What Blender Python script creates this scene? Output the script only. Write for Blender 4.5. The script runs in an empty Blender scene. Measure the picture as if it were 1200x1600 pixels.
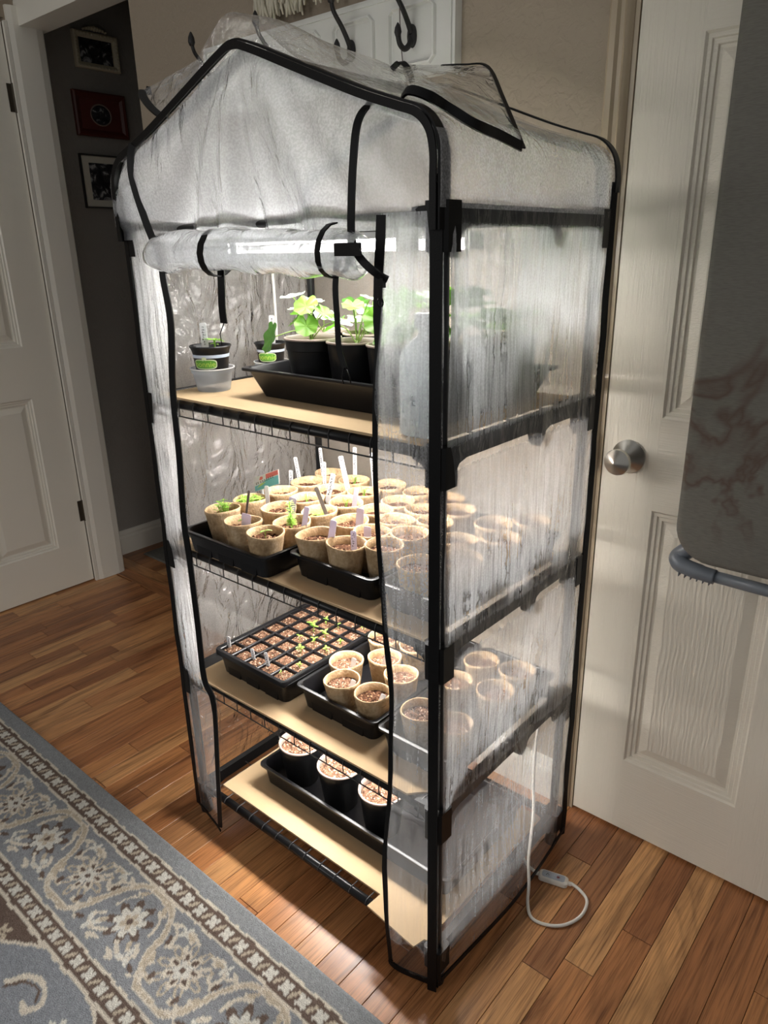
import bpy, bmesh, math, random
import numpy as np
from mathutils import Vector, Matrix, noise as mnoise
random.seed(7); rng = np.random.default_rng(7)
sc = bpy.context.scene
COL = sc.collection
PI = math.pi

# ------------------------------------------------------------------ camera, world, light, exposure
CAM = Vector((0.575, -0.789, 1.269))
RIGHT = Vector((0.76098669, 0.64852026, -0.01790892))
DOWN = Vector((0.20716022, -0.26906014, -0.94058029))
FWD = Vector((-0.61480395, 0.71205907, -0.33909878))
FPX = 1139.9
cd = bpy.data.cameras.new('camera'); cam = bpy.data.objects.new('camera', cd); COL.objects.link(cam)
cd.sensor_fit = 'VERTICAL'; cd.sensor_height = 24.0; cd.lens = 24.0*FPX/1600.0; cd.clip_start = .01
mw = Matrix.Identity(4)
for i, v in enumerate((RIGHT, -DOWN, -FWD)):
    for j in range(3): mw[j][i] = v[j]
for j in range(3): mw[j][3] = CAM[j]
cam.matrix_world = mw
sc.camera = cam
def at(x, y, axis, val):
    d = RIGHT*((x-600)/FPX) + DOWN*((y-800)/FPX) + FWD
    return CAM + d*((val-CAM[axis])/d[axis])

w = bpy.data.worlds.new('world'); sc.world = w; w.use_nodes = True
w.node_tree.nodes['Background'].inputs[0].default_value = (1.0, 0.985, 0.955, 1)
w.node_tree.nodes['Background'].inputs[1].default_value = 0.25
ld = bpy.data.lights.new('camera_side_fill', 'AREA'); ld.shape = 'RECTANGLE'; ld.size = 1.6; ld.size_y = 1.3  # soft fill lamp added behind the camera; any window there is assumed
ld.energy = 14; ld.color = (1.0, 0.985, 0.96)
lo = bpy.data.objects.new('camera_side_fill', ld); COL.objects.link(lo)
lo.location = (-1.2, -3.0, 1.6); lo.rotation_euler = (Vector((-1.0, .4, .7))-lo.location).to_track_quat('-Z', 'Y').to_euler()
LED_STRENGTH = 46.0
sc.view_settings.view_transform = 'Standard'; sc.view_settings.look = 'None'
sc.view_settings.gamma = 1.0; sc.view_settings.use_curve_mapping = False
sc.view_settings.exposure = 0.0
try:
    sc.cycles.use_denoising = True
    sc.cycles.transparent_max_bounces = 16
except Exception: pass

# ------------------------------------------------------------------ material helper
class NT:
    def __init__(s, name):
        s.m = bpy.data.materials.new(name); s.m.use_nodes = True
        s.t = s.m.node_tree; s.t.nodes.clear()
        s.out = s.t.nodes.new('ShaderNodeOutputMaterial')
    def n(s, typ, props=None, **ins):
        nd = s.t.nodes.new('ShaderNode'+typ)
        for k, v in (props or {}).items(): setattr(nd, k, v)
        for k, v in ins.items():
            sk = nd.inputs[int(k[1:])] if k[0] == 'i' and k[1:].isdigit() else nd.inputs[k.replace('_', ' ')]
            if isinstance(v, bpy.types.NodeSocket): s.t.links.new(v, sk)
            elif isinstance(v, bpy.types.Node): s.t.links.new(v.outputs[0], sk)
            else: sk.default_value = v
        return nd
    def math(s, op, a, b=0.0, clamp=False):
        return s.n('Math', {'operation': op, 'use_clamp': clamp}, i0=a, i1=b)
    def ramp(s, fac, stops, interp='LINEAR'):
        r = s.n('ValToRGB', Fac=fac); cr = r.color_ramp; cr.interpolation = interp
        while len(cr.elements) > 1: cr.elements.remove(cr.elements[-1])
        for i, (p, c) in enumerate(stops):
            if i == 0: e = cr.elements[0]; e.position = p
            else: e = cr.elements.new(p)
            e.color = (*c, 1) if len(c) == 3 else c
        return r
    def mix(s, fac, a, b, blend='MIX'):
        nd = s.n('Mix', {'data_type': 'RGBA', 'blend_type': blend})
        for idx, v in ((0, fac), (6, a), (7, b)):
            if isinstance(v, bpy.types.Node): v = v.outputs[0]
            if isinstance(v, bpy.types.NodeSocket): s.t.links.new(v, nd.inputs[idx])
            else: nd.inputs[idx].default_value = (*v, 1) if isinstance(v, tuple) and len(v) == 3 else v
        return nd.outputs[2]
    def coords(s, kind='Object', scale=(1, 1, 1), loc=None):
        tc = s.n('TexCoord'); mp = s.n('Mapping', Vector=tc.outputs[kind], Scale=scale)
        if loc is not None: s.t.links.new(loc, mp.inputs['Location'])
        return mp
    def pos(s, scale=(1, 1, 1)):
        g = s.n('NewGeometry'); return s.n('Mapping', Vector=g.outputs['Position'], Scale=scale)
    def bump(s, h, strength=.3, dist=.002):
        return s.n('Bump', Height=h, Strength=strength, Distance=dist)
    def principled(s, col, rough=.5, spec=.5, normal=None, **kw):
        p = s.n('BsdfPrincipled')
        for k, v in (('Base Color', col), ('Roughness', rough), ('Specular IOR Level', spec), ('Normal', normal), *kw.items()):
            if v is None: continue
            k = k.replace('_', ' ')
            if isinstance(v, bpy.types.Node): v = v.outputs[0]
            if isinstance(v, bpy.types.NodeSocket): s.t.links.new(v, p.inputs[k])
            else: p.inputs[k].default_value = (*v, 1) if isinstance(v, tuple) and len(v) == 3 else v
        s.t.links.new(p.outputs[0], s.out.inputs[0]); return s.m
    def surf(s, sh):
        s.t.links.new(sh.outputs[0] if isinstance(sh, bpy.types.Node) else sh, s.out.inputs[0]); return s.m
def srgb(r, g, b):
    f = lambda c: (c/255/12.92) if c/255 <= .04045 else ((c/255+.055)/1.055)**2.4
    return (f(r), f(g), f(b))
def plain(name, col, rough=.5, spec=.5, bscale=0, bstr=.2, **kw):
    t = NT(name); nrm = None
    if bscale:
        nz = t.n('TexNoise', Vector=t.coords(), Scale=bscale, Detail=4.0); nrm = t.bump(nz.outputs[0], bstr, .001)
    return t.principled(col, rough, spec, nrm, **kw)
M = {}
# floor boards: warm hardwood, a colour of its own for each board
def wood():
    t = NT('hardwood'); oi = t.n('ObjectInfo')
    rnd = oi.outputs['Random']
    off = t.n('CombineXYZ', X=t.math('MULTIPLY', rnd, 37.), Y=t.math('MULTIPLY', rnd, 91.), Z=0.)
    c1 = t.coords('Object', (20, 1.5, 1), off.outputs[0])
    n1 = t.n('TexNoise', Vector=c1, Scale=1.0, Detail=5.0, Roughness=.6, Distortion=1.6)
    c2 = t.coords('Object', (420, 10, 1), off.outputs[0])
    n2 = t.n('TexNoise', Vector=c2, Scale=1.0, Detail=3.0)
    c3 = t.coords('Object', (6.5, .9, 1), off.outputs[0])
    wv = t.n('TexNoise', Vector=c3, Scale=1.0, Detail=1.0, Distortion=.6)
    rings = t.math('FRACT', t.math('MULTIPLY', wv.outputs[0], 11.0))
    rg = t.ramp(rings, [(0, (.62,)*3), (.18, (1,)*3), (.8, (.95,)*3), (1, (.62,)*3)])
    base = t.ramp(rnd, [(0, srgb(162, 108, 70)), (.2, srgb(188, 130, 84)), (.4, srgb(206, 152, 102)), (.58, srgb(178, 120, 78)), (.76, srgb(216, 166, 114)), (.9, srgb(152, 102, 68)), (1, srgb(198, 140, 92))])
    dark = t.ramp(n1.outputs[0], [(.28, (.40, .33, .28)), (.44, (.86, .83, .8)), (.62, (1.08, 1.05, 1.0))])
    col = t.mix(.95, base.outputs[0], dark.outputs[0], 'MULTIPLY')
    col = t.mix(.55, col, rg.outputs[0], 'MULTIPLY')
    c4 = t.coords('Object', (130, 4, 1), off.outputs[0])
    n4 = t.n('TexNoise', Vector=c4, Scale=1.0, Detail=4.0, Roughness=.6, Distortion=1.0)
    mid = t.ramp(n4.outputs[0], [(.32, (.42, .34, .28)), (.46, (.9, .88, .86)), (.62, (1.08, 1.06, 1.03))])
    col = t.mix(.75, col, mid.outputs[0], 'MULTIPLY')
    fine = t.ramp(n2.outputs[0], [(.34, (.45, .38, .32)), (.5, (1, 1, 1))])
    col = t.mix(.6, col, fine.outputs[0], 'MULTIPLY')
    b = t.bump(t.math('ADD', n2.outputs[0], t.math('MULTIPLY', n1.outputs[0], .6)), .25, .0008)
    return t.principled(col, .30, .5, b)
M['wood'] = wood()
M['subfloor'] = plain('dark_joint', srgb(40, 24, 14), .8)
def wallmat(name, col, sc_=55):
    t = NT(name); c = t.pos()
    a = t.n('TexNoise', Vector=c, Scale=float(sc_), Detail=3.0, Roughness=.55, Distortion=.6)
    r = t.ramp(a.outputs[0], [(.42, (0, 0, 0)), (.6, (1, 1, 1))])
    b = t.bump(r.outputs[0], .45, .0016)
    return t.principled(col, .7, .3, b)
M['wall'] = wallmat('taupe_wall', srgb(158, 145, 128))
M['hall_wall'] = wallmat('hall_paint', srgb(150, 146, 140))
def doormat(name, col, axis=2, strength=.5, figure=False):
    t = NT(name)
    s = (150, 150, 3) if axis == 2 else (3, 150, 150) if axis == 0 else (150, 3, 150)
    c = t.pos(s)
    nz = t.n('TexNoise', Vector=c, Scale=2.4, Detail=4.0, Distortion=.7)
    h = nz.outputs[0]
    if figure:
        c2 = t.pos((1, 1, .32)); wv = t.n('TexWave', {'wave_type': 'BANDS', 'bands_direction': 'X'}, Vector=c2, Scale=34.0, Distortion=7.0, Detail=2.0, Detail_Scale=1.2)
        h = t.math('ADD', h, t.math('MULTIPLY', wv.outputs[0], .45))
    b = t.bump(h, strength*1.5, .0016)
    return t.principled(col, .42, .45, b)
M['door'] = doormat('cream_door', srgb(226, 219, 204), 2, .5)
M['door_h'] = doormat('cream_door_rail', srgb(226, 219, 204), 0, .5)
M['door_p'] = doormat('cream_door_panel', srgb(226, 219, 204), 2, .6, True)
M['door_smooth'] = plain('white_door_paint', srgb(232, 228, 216), .42)
M['trim'] = plain('white_trim', srgb(230, 226, 215), .4)
M['casing'] = plain('glossy_casing', srgb(172, 156, 132), .25, .5)
M['rack'] = plain('white_rack_paint', srgb(226, 226, 220), .35)
M['black_plastic'] = plain('black_tray_plastic', (.008, .008, .0095), .3, .35)
M['black_pot'] = plain('black_pot_plastic', (.008, .008, .009), .42, .3, 140, .1)
M['pot_brown'] = plain('pot_lip_grey', srgb(150, 132, 122), .5)
M['frame'] = plain('black_enamel', (.007, .007, .008), .28, .35)
M['conn'] = plain('black_connector', (.006, .006, .0065), .4, .25)
M['tape'] = plain('black_binding', (.004, .004, .0045), .45, .2, 600, .3)
M['wire'] = plain('coated_wire', (.035, .035, .038), .3, .5)
def cardboard():
    t = NT('cardboard'); a = t.n('TexNoise', Vector=t.coords('Object', (3, 60, 3)), Scale=6.0, Detail=4.0)
    b2 = t.n('TexNoise', Vector=t.coords(), Scale=6.0, Detail=3.0)
    col = t.mix(b2.outputs[0], srgb(180, 154, 120), srgb(202, 176, 140))
    return t.principled(col, .85, .15, t.bump(a.outputs[0], .15, .001))
M['cardboard'] = cardboard()
def peat():
    t = NT('peat_fibre'); c = t.coords()
    a = t.n('TexNoise', Vector=c, Scale=180.0, Detail=4.0); v = t.n('TexVoronoi', Vector=c, Scale=240.0)
    b2 = t.n('TexNoise', Vector=t.coords('Object', (1, 1, .6)), Scale=45.0, Detail=3.0)
    col = t.ramp(t.math('ADD', t.math('MULTIPLY', a.outputs[0], .4), t.math('MULTIPLY', b2.outputs[0], .6)), [(.3, srgb(150, 122, 90)), (.5, srgb(192, 164, 128)), (.7, srgb(218, 194, 162))])
    return t.principled(col.outputs[0], .9, .1, t.bump(v.outputs[0], .5, .0012))
M['peat'] = peat()
def soilmat(name, dark, mid, fleck):
    t = NT(name); c = t.coords()
    oi = t.n('ObjectInfo'); 
    c = t.n('VectorMath', {'operation': 'ADD'}, i0=c, i1=oi.outputs['Location'])
    v = t.n('TexVoronoi', Vector=c, Scale=230.0); a = t.n('TexNoise', Vector=c, Scale=95.0, Detail=5.0)
    k = t.n('TexVoronoi', Vector=c, Scale=330.0)
    col = t.ramp(a.outputs[0], [(.32, dark), (.52, mid), (.7, tuple(min(1, x*1.35) for x in mid))])
    sel = t.n('SeparateColor', Color=k.outputs['Color'])
    fl = t.math('GREATER_THAN', sel.outputs[0], .88)
    col = t.mix(t.math('MULTIPLY', fl, .8), col.outputs[0], fleck)
    return t.principled(col, .95, .1, t.bump(t.math('ADD', v.outputs[0], a.outputs[0]), .9, .004))
M['soil'] = soilmat('potting_soil', srgb(44, 28, 20), srgb(88, 60, 44), srgb(170, 134, 104))
M['soil_pale'] = soilmat('dry_soil', srgb(66, 46, 35), srgb(116, 86, 68), srgb(196, 166, 142))
def leafmat(name, c1, c2):
    t = NT(name); a = t.n('TexNoise', Vector=t.coords(), Scale=60.0, Detail=3.0); oi = t.n('ObjectInfo')
    f = t.math('ADD', t.math('MULTIPLY', a.outputs[0], .5), t.math('MULTIPLY', oi.outputs['Random'], .5))
    col = t.mix(f, c1, c2)
    d = t.n('BsdfPrincipled', Base_Color=col, Roughness=.45)
    tr = t.n('BsdfTranslucent', Color=col)
    return t.surf(t.n('MixShader', i0=.45, i1=d, i2=tr))
M['leaf'] = leafmat('leaf_green', srgb(74, 134, 32), srgb(138, 186, 70))
M['leaf_pale'] = leafmat('leaf_pale', srgb(176, 206, 168), srgb(222, 236, 214))
M['leaf_dark'] = leafmat('leaf_dark', srgb(46, 84, 34), srgb(84, 128, 52))
M['stem'] = leafmat('stem_green', srgb(140, 170, 90), srgb(176, 196, 120))
M['seed'] = leafmat('seedling_green', srgb(122, 180, 62), srgb(186, 220, 110))
def tagm(name, c):
    t = NT(name); d = t.n('BsdfPrincipled', Base_Color=(*c, 1), Roughness=.45); tr = t.n('BsdfTranslucent', Color=(*c, 1)); return t.surf(t.n('MixShader', i0=.4, i1=d, i2=tr))
M['tag'] = tagm('white_tag', srgb(236, 236, 238)); M['tag_lav'] = tagm('lavender_tag', srgb(206, 200, 214))
M['ink'] = plain('black_ink', (.02, .02, .025), .6)
M['stick'] = plain('weathered_stick', srgb(112, 104, 100), .8, .2, 200, .4)
def cup():
    t = NT('clear_cup_plastic')
    tr = t.n('BsdfTransparent', Color=(.93, .95, .98, 1)); df = t.n('BsdfTranslucent', Color=(.8, .85, .92, 1)); d2 = t.n('BsdfPrincipled', Base_Color=(.72, .78, .88, 1), Roughness=.3)
    a = t.n('MixShader', i0=.5, i1=df, i2=d2)
    return t.surf(t.n('MixShader', i0=.34, i1=tr, i2=a))
M['cup'] = cup()
def jugm():
    t = NT('frosted_jug')
    tr = t.n('BsdfTransparent', Color=(.9, .93, .95, 1)); df = t.n('BsdfTranslucent', Color=(.86, .9, .93, 1)); d2 = t.n('BsdfPrincipled', Base_Color=(.66, .72, .76, 1), Roughness=.25)
    a = t.n('MixShader', i0=.5, i1=df, i2=d2)
    return t.surf(t.n('MixShader', i0=.86, i1=tr, i2=a))
M['jug'] = jugm()
M['white_cable'] = plain('white_cable', srgb(226, 222, 214), .4)
M['grey_panel'] = plain('grey_switch_panel', srgb(170, 178, 190), .35)
M['nickel'] = plain('brushed_nickel', (.58, .56, .52), .28, .5, 0, 0, Metallic=1.0)
M['bronze'] = plain('bronze_hinge', (.10, .085, .065), .4, .5, 0, 0, Metallic=.8)
M['iron'] = plain('black_iron', (.012, .011, .011), .5, .5, 90, .4)
M['grey_plastic'] = plain('grey_foot_plastic', srgb(104, 110, 118), .4)
def fabric():
    t = NT('ironing_cover'); c = t.pos((1, 1, 1))
    w_ = t.n('TexNoise', Vector=t.pos((90, 90, 900)), Scale=1.0, Detail=3.0)
    n1 = t.n('TexNoise', Vector=c, Scale=4.0, Detail=4.0, Roughness=.6, Distortion=.8)
    n2 = t.n('TexNoise', Vector=c, Scale=13.0, Detail=3.0)
    sep = t.n('SeparateXYZ', Vector=c)
    zone = t.ramp(t.math('MULTIPLY', t.math('ABSOLUTE', t.math('SUBTRACT', sep.outputs[2], .98)), 3.0), [(.3, (1, 1, 1)), (.6, (0, 0, 0))])
    edge = t.ramp(n1.outputs[0], [(.5, (0, 0, 0)), (.535, (1, 1, 1)), (.57, (.35, .35, .35)), (.64, (0, 0, 0))])
    base = t.mix(w_.outputs[0], srgb(100, 98, 92), srgb(130, 127, 119))
    st = t.math('MULTIPLY', t.math('MULTIPLY', edge.outputs[0], zone.outputs[0]), .6)
    col = t.mix(st, base, srgb(84, 60, 50))
    return t.principled(col, .95, .05, t.bump(w_.outputs[0], .3, .0008))
M['fabric'] = fabric()
M['led_house'] = plain('white_light_housing', srgb(235, 235, 235), .4)
def ledm(name, power):
    t = NT(name); return t.surf(t.n('Emission', Color=(1.0, .965, .92, 1), Strength=power))
M['led'] = ledm('led_diffuser', LED_STRENGTH); M['led_bright'] = ledm('led_diffuser_bright', LED_STRENGTH*1.9)
# clear vinyl with condensation that runs down in streaks
def vinyl(name, fog, streak=.5, zlo=None, speck=.5, tint=(.93, .95, .98), bstr=.5, gl=1.0, trail=(.40, .46), blo=.7):
    t = NT(name); g = t.n('NewGeometry'); P = g.outputs['Position']
    st = t.n('TexNoise', Vector=t.pos((48, 48, 1.6)), Scale=1.0, Detail=1.0, Distortion=.25)
    big = t.n('TexNoise', Vector=t.pos((1, 1, .7)), Scale=6.0, Detail=3.0)
    sp = t.n('TexNoise', Vector=t.pos(), Scale=330.0, Detail=2.0)
    brk = t.n('TexNoise', Vector=t.pos((40, 40, 60)), Scale=1.0, Detail=2.0)
    dl = t.math('ABSOLUTE', t.math('SUBTRACT', t.math('ADD', st.outputs[0], t.math('MULTIPLY', t.math('SUBTRACT', brk.outputs[0], .5), .16)), .5))
    lines = t.ramp(dl, [(.004, (0, 0, 0)), (.030, (1, 1, 1))])
    pt = t.n('TexNoise', Vector=t.pos((1, 1, .8)), Scale=9.0, Detail=1.0)
    zz_ = t.n('SeparateXYZ', Vector=P)
    tier = t.math('FRACT', t.math('DIVIDE', t.math('SUBTRACT', zz_.outputs[2], .072), .309))      # drops gather low on every tier
    gate = t.ramp(t.math('ADD', pt.outputs[0], t.math('MULTIPLY', tier, .45)), [(.58, (0, 0, 0)), (.72, (1, 1, 1))])
    mask = t.n('Math', {'operation': 'MAXIMUM'}, i0=lines.outputs[0], i1=gate.outputs[0])
    bigr = t.ramp(big.outputs[0], [(.3, (blo,)*3), (.7, (1.08,)*3)])
    f = t.math('MULTIPLY', bigr.outputs[0], fog)
    f = t.math('MULTIPLY', f, t.math('ADD', t.math('MULTIPLY', mask.outputs[0], streak), 1.0-streak))
    spr = t.ramp(sp.outputs[0], [(.42, (0, 0, 0)), (.6, (1, 1, 1))])
    f = t.math('MULTIPLY', f, t.math('ADD', t.math('MULTIPLY', spr.outputs[0], speck), 1.0-speck*.5))
    if streak > .3:      # fine brushed runs
        br = t.n('TexNoise', Vector=t.pos((150, 150, 7)), Scale=1.0, Detail=3.0, Distortion=.8)
        f = t.math('MULTIPLY', f, t.ramp(br.outputs[0], [(.3, (.62,)*3), (.5, (.95,)*3), (.7, (1.2,)*3)]).outputs[0])
    if zlo is not None:      # how much condensation hangs at each height: (height, amount)
        z = t.n('SeparateXYZ', Vector=P)
        lv = t.ramp(t.math('MULTIPLY', z.outputs[2], 1/1.6), [(h/1.6, (a, a, a)) for h, a in zlo])
        f = t.math('MULTIPLY', f, lv.outputs[0])
    f = t.math('MINIMUM', f, .97)
    nb = t.n('TexNoise', Vector=t.pos((1, 1, .45)), Scale=20.0, Detail=3.0, Distortion=1.5)
    hgt = t.math('ADD', t.math('MULTIPLY', sp.outputs[0], .12), t.math('ADD', t.math('MULTIPLY', nb.outputs[0], 2.2), t.math('MULTIPLY', mask.outputs[0], .10 if streak > .3 else 0.0)))
    b = t.bump(hgt, bstr, .005)
    tr = t.n('BsdfTransparent', Color=(.965, .968, .972, 1))
    df = t.n('BsdfDiffuse', Color=(*tint, 1)); tl = t.n('BsdfTranslucent', Color=(*tint, 1))
    fg = t.n('MixShader', i0=.66, i1=df, i2=tl)
    m1 = t.n('MixShader', i0=f, i1=tr, i2=fg)
    ior = t.math('SUBTRACT', 1.32, t.math('MULTIPLY', g.outputs['Backfacing'], 1.32-1/1.32))      # thin sheet: the same from both faces
    fr = t.n('Fresnel', IOR=ior, Normal=b)
    gg = t.n('BsdfGlossy', Color=(1, 1, 1, 1), Roughness=.12, Normal=b)
    return t.surf(t.n('MixShader', i0=t.math('MULTIPLY', fr, gl, True), i1=m1, i2=gg))
M['v_right'] = vinyl('fogged_vinyl_side', 1.0, .7, [(.03, .26), (.055, .26), (.058, .10), (.088, .10), (.092, .26), (.34, .34), (.366, .34), (.37, .16), (.396, .16), (.40, .50), (.672, .52), (.677, .2), (.705, .2), (.712, .52), (.975, .58), (.983, .22), (1.014, .22), (1.02, .52), (1.10, .66), (1.16, .88), (1.27, .95), (1.292, .95), (1.296, .12), (1.33, .12)], .16, bstr=.6)
M['v_left'] = vinyl('fogged_vinyl_far_side', 1.0, .0, [(.03, .03), (.36, .03), (.42, .50), (.98, .55), (1.31, .6)], .12, (.82, .82, .83), 2.2, 4.0)
M['v_back'] = vinyl('fogged_vinyl_back', .20, .1, None, .15, bstr=.8)
M['v_strip'] = vinyl('wet_vinyl_front', 1.0, .75, [(.03, .10), (.36, .22), (.68, .26), (.97, .30), (1.02, .30), (1.12, .40), (1.17, .66), (1.24, .95), (1.31, .96)], .2, bstr=.6)
M['v_lstrip'] = vinyl('fogged_vinyl_left_edge', 1.0, .5, [(.03, .12), (.36, .15), (.44, .66), (1.4, .72)], .2, bstr=.7)
M['v_gable'] = vinyl('fogged_vinyl_gable', .56, .0, None, .2, (.86, .88, .92), 1.0, 1.6, (.40, .46), .7)
M['v_roof'] = vinyl('clear_vinyl_roof', 1.0, .0, [(1.3, .78), (1.40, .66), (1.46, .40), (1.52, .28), (1.6, .16)], .5, (.9, .91, .93), .6, 1.0, (.40, .46), .45)
M['v_flap'] = vinyl('clear_vinyl_flap', .30, .0, None, .5, (.85, .87, .9), 1.2, 2.0, (.40, .46), .3)
M['v_roll'] = vinyl('rolled_vinyl', .74, .0, None, .2, (.92, .94, .97), .5, 2.5, (.4, .46), .6)

# ------------------------------------------------------------------ geometry helpers
def mesh_obj(name, verts, faces, mat, parent=None, smooth=False, loc=None, rot=None):
    me = bpy.data.meshes.new(name); me.from_pydata([tuple(v) for v in verts], [], faces); me.update()
    if smooth: me.polygons.foreach_set('use_smooth', [True]*len(me.polygons))
    if isinstance(mat, (list, tuple)):
        for m_ in mat: me.materials.append(M[m_])
    elif mat: me.materials.append(M[mat])
    return inst(name, me, parent, loc, rot)
def inst(name, me, parent=None, loc=None, rot=None):
    o = bpy.data.objects.new(name, me); COL.objects.link(o)
    if parent is not None: o.parent = parent
    if loc is not None: o.location = loc
    if rot is not None: o.rotation_euler = rot
    return o
class B:
    """collects primitives for ONE mesh"""
    def __init__(s): s.v = []; s.f = []; s.mi = []
    def add(s, v, f, mi=0):
        k = len(s.v); s.v += [tuple(p) for p in v]; s.f += [tuple(i+k for i in q) for q in f]; s.mi += [mi]*len(f); return s
    def box(s, x0, x1, y0, y1, z0, z1, mi=0, c=0):
        if c:
            lo = [(x0, y0), (x1, y0), (x1, y1), (x0, y1)]; hi = [(x0+c, y0+c), (x1-c, y0+c), (x1-c, y1-c), (x0+c, y1-c)]
            v = [(*p, z0) for p in lo]+[(*p, z1-c) for p in lo]+[(*p, z1) for p in hi]
            f = [(3, 2, 1, 0), (8, 9, 10, 11)]
            for k in (0, 4):
                for i in range(4): j = (i+1) % 4; f.append((k+i, k+j, k+4+j, k+4+i))
            return s.add(v, f, mi)
        v = [(x, y, z) for z in (z0, z1) for y in (y0, y1) for x in (x0, x1)]
        return s.add(v, [(0, 2, 3, 1), (4, 5, 7, 6), (0, 1, 5, 4), (2, 6, 7, 3), (0, 4, 6, 2), (1, 3, 7, 5)], mi)
    def tube(s, pts, r, n=8, cap=True, mi=0, closed=False):
        pts = [Vector(p) for p in pts]; rs = r if isinstance(r, (list, tuple)) else [r]*len(pts)
        v = []; f = []; up = None; N = len(pts)
        for i, p in enumerate(pts):
            a = pts[i-1] if i or closed else p; c = pts[(i+1) % N] if i < N-1 or closed else p
            t = (c-a).normalized()
            if up is None:
                up = Vector((0, 0, 1)) if abs(t.z) < .9 else Vector((1, 0, 0))
            sd = t.cross(up); 
            if sd.length < 1e-6: sd = t.cross(Vector((1, 0, 0)))
            sd.normalize(); up = sd.cross(t).normalized()
            for k in range(n):
                q = 2*PI*k/n; v.append(p+sd*math.cos(q)*rs[i]+up*math.sin(q)*rs[i])
        for i in range(N if closed else N-1):
            i2 = (i+1) % N
            for k in range(n):
                k2 = (k+1) % n; f.append((i*n+k, i*n+k2, i2*n+k2, i2*n+k))
        if cap and not closed: f.append(tuple(range(n))[::-1]); f.append(tuple((N-1)*n+k for k in range(n)))
        return s.add(v, f, mi)
    def lathe(s, prof, n=24, cx=0, cy=0, cap0=True, cap1=False, mi=0, axis='z'):
        v = []; f = []
        for r, z in prof:
            for k in range(n):
                q = 2*PI*k/n; a, b_ = r*math.cos(q), r*math.sin(q)
                v.append((cx+a, cy+b_, z) if axis == 'z' else (cx+a, z, cy+b_) if axis == 'y' else (z, cx+a, cy+b_))
        for i in range(len(prof)-1):
            for k in range(n):
                k2 = (k+1) % n; f.append((i*n+k, i*n+k2, (i+1)*n+k2, (i+1)*n+k))
        if cap0: f.append(tuple(range(n))[::-1])
        if cap1: f.append(tuple((len(prof)-1)*n+k for k in range(n)))
        return s.add(v, f, mi)
    def extr(s, poly, d0, d1, plane='yz', mi=0):
        mk = {'yz': lambda a, b_, d: (d, a, b_), 'xz': lambda a, b_, d: (a, d, b_), 'xy': lambda a, b_, d: (a, b_, d)}[plane]
        n = len(poly); v = [mk(a, b_, d0) for a, b_ in poly]+[mk(a, b_, d1) for a, b_ in poly]
        f = [tuple(range(n))[::-1], tuple(range(n, 2*n))]+[(i, (i+1) % n, n+(i+1) % n, n+i) for i in range(n)]
        return s.add(v, f, mi)
    def ribbon(s, pts, width, thick, side, mi=0):
        """flat tape: side = vector(s) across the width"""
        pts = [Vector(p) for p in pts]; N = len(pts); v = []; f = []
        for i, p in enumerate(pts):
            sv = Vector(side[i] if isinstance(side[0], (list, tuple, Vector)) else side)
            t = (pts[min(i+1, N-1)]-pts[max(i-1, 0)]).normalized()
            sv = (sv-t*sv.dot(t)).normalized(); nn = t.cross(sv).normalized()
            wd = width[i] if isinstance(width, (list, tuple)) else width
            for a, b_ in ((-1, -1), (1, -1), (1, 1), (-1, 1)): v.append(p+sv*(a*wd/2)+nn*(b_*thick/2))
        for i in range(N-1):
            for k in range(4): k2 = (k+1) % 4; f.append((i*4+k, i*4+k2, i*4+4+k2, i*4+4+k))
        f.append((3, 2, 1, 0)); f.append(tuple((N-1)*4+k for k in range(4)))
        return s.add(v, f, mi)
    def build(s, name, mat, parent=None, smooth=False, loc=None, rot=None):
        o = mesh_obj(name, s.v, s.f, mat, parent, smooth, loc, rot)
        if any(s.mi): o.data.polygons.foreach_set('material_index', s.mi)
        bm = bmesh.new(); bm.from_mesh(o.data); bmesh.ops.recalc_face_normals(bm, faces=bm.faces); bm.to_mesh(o.data); bm.free()
        return o
def sharp(o, deg=35):
    me = o.data; me.polygons.foreach_set('use_smooth', [True]*len(me.polygons))
    bm = bmesh.new(); bm.from_mesh(me)
    for e in bm.edges:
        if len(e.link_faces) == 2 and e.calc_face_angle(0) > math.radians(deg): e.smooth = False
    bm.to_mesh(me); bm.free(); return o
def sheet(name, nu, nv, fn, mat, parent=None):
    v = [fn(i/nu, j/nv) for j in range(nv+1) for i in range(nu+1)]
    f = [(j*(nu+1)+i, j*(nu+1)+i+1, (j+1)*(nu+1)+i+1, (j+1)*(nu+1)+i) for j in range(nv) for i in range(nu)]
    return mesh_obj(name, v, f, mat, parent, True)
def smooth_path(pts, k=6):
    P = [Vector(p) for p in pts]; out = []
    for i in range(len(P)-1):
        a, b_, c, d = P[max(i-1, 0)], P[i], P[i+1], P[min(i+2, len(P)-1)]
        for j in range(k):
            t = j/k; out.append(.5*((2*b_)+(c-a)*t+(2*a-5*b_+4*c-d)*t*t+(3*b_-a-3*c+d)*t**3))
    out.append(P[-1]); return out
def nz(x, y, z=0, s=1.0): return mnoise.noise((x*s, y*s, z*s))
def empty(name, loc=(0, 0, 0), rot=None):
    o = bpy.data.objects.new(name, None); o.empty_display_size = .05; COL.objects.link(o); o.location = loc
    if rot is not None: o.rotation_euler = rot
    return o
def tag(o, label, cat, group=None):
    o['label'] = label; o['category'] = cat
    if group: o['group'] = group
    return o
def struct(o, label=None):
    o['kind'] = 'structure'
    if label: o['label'] = label
    return o
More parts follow.
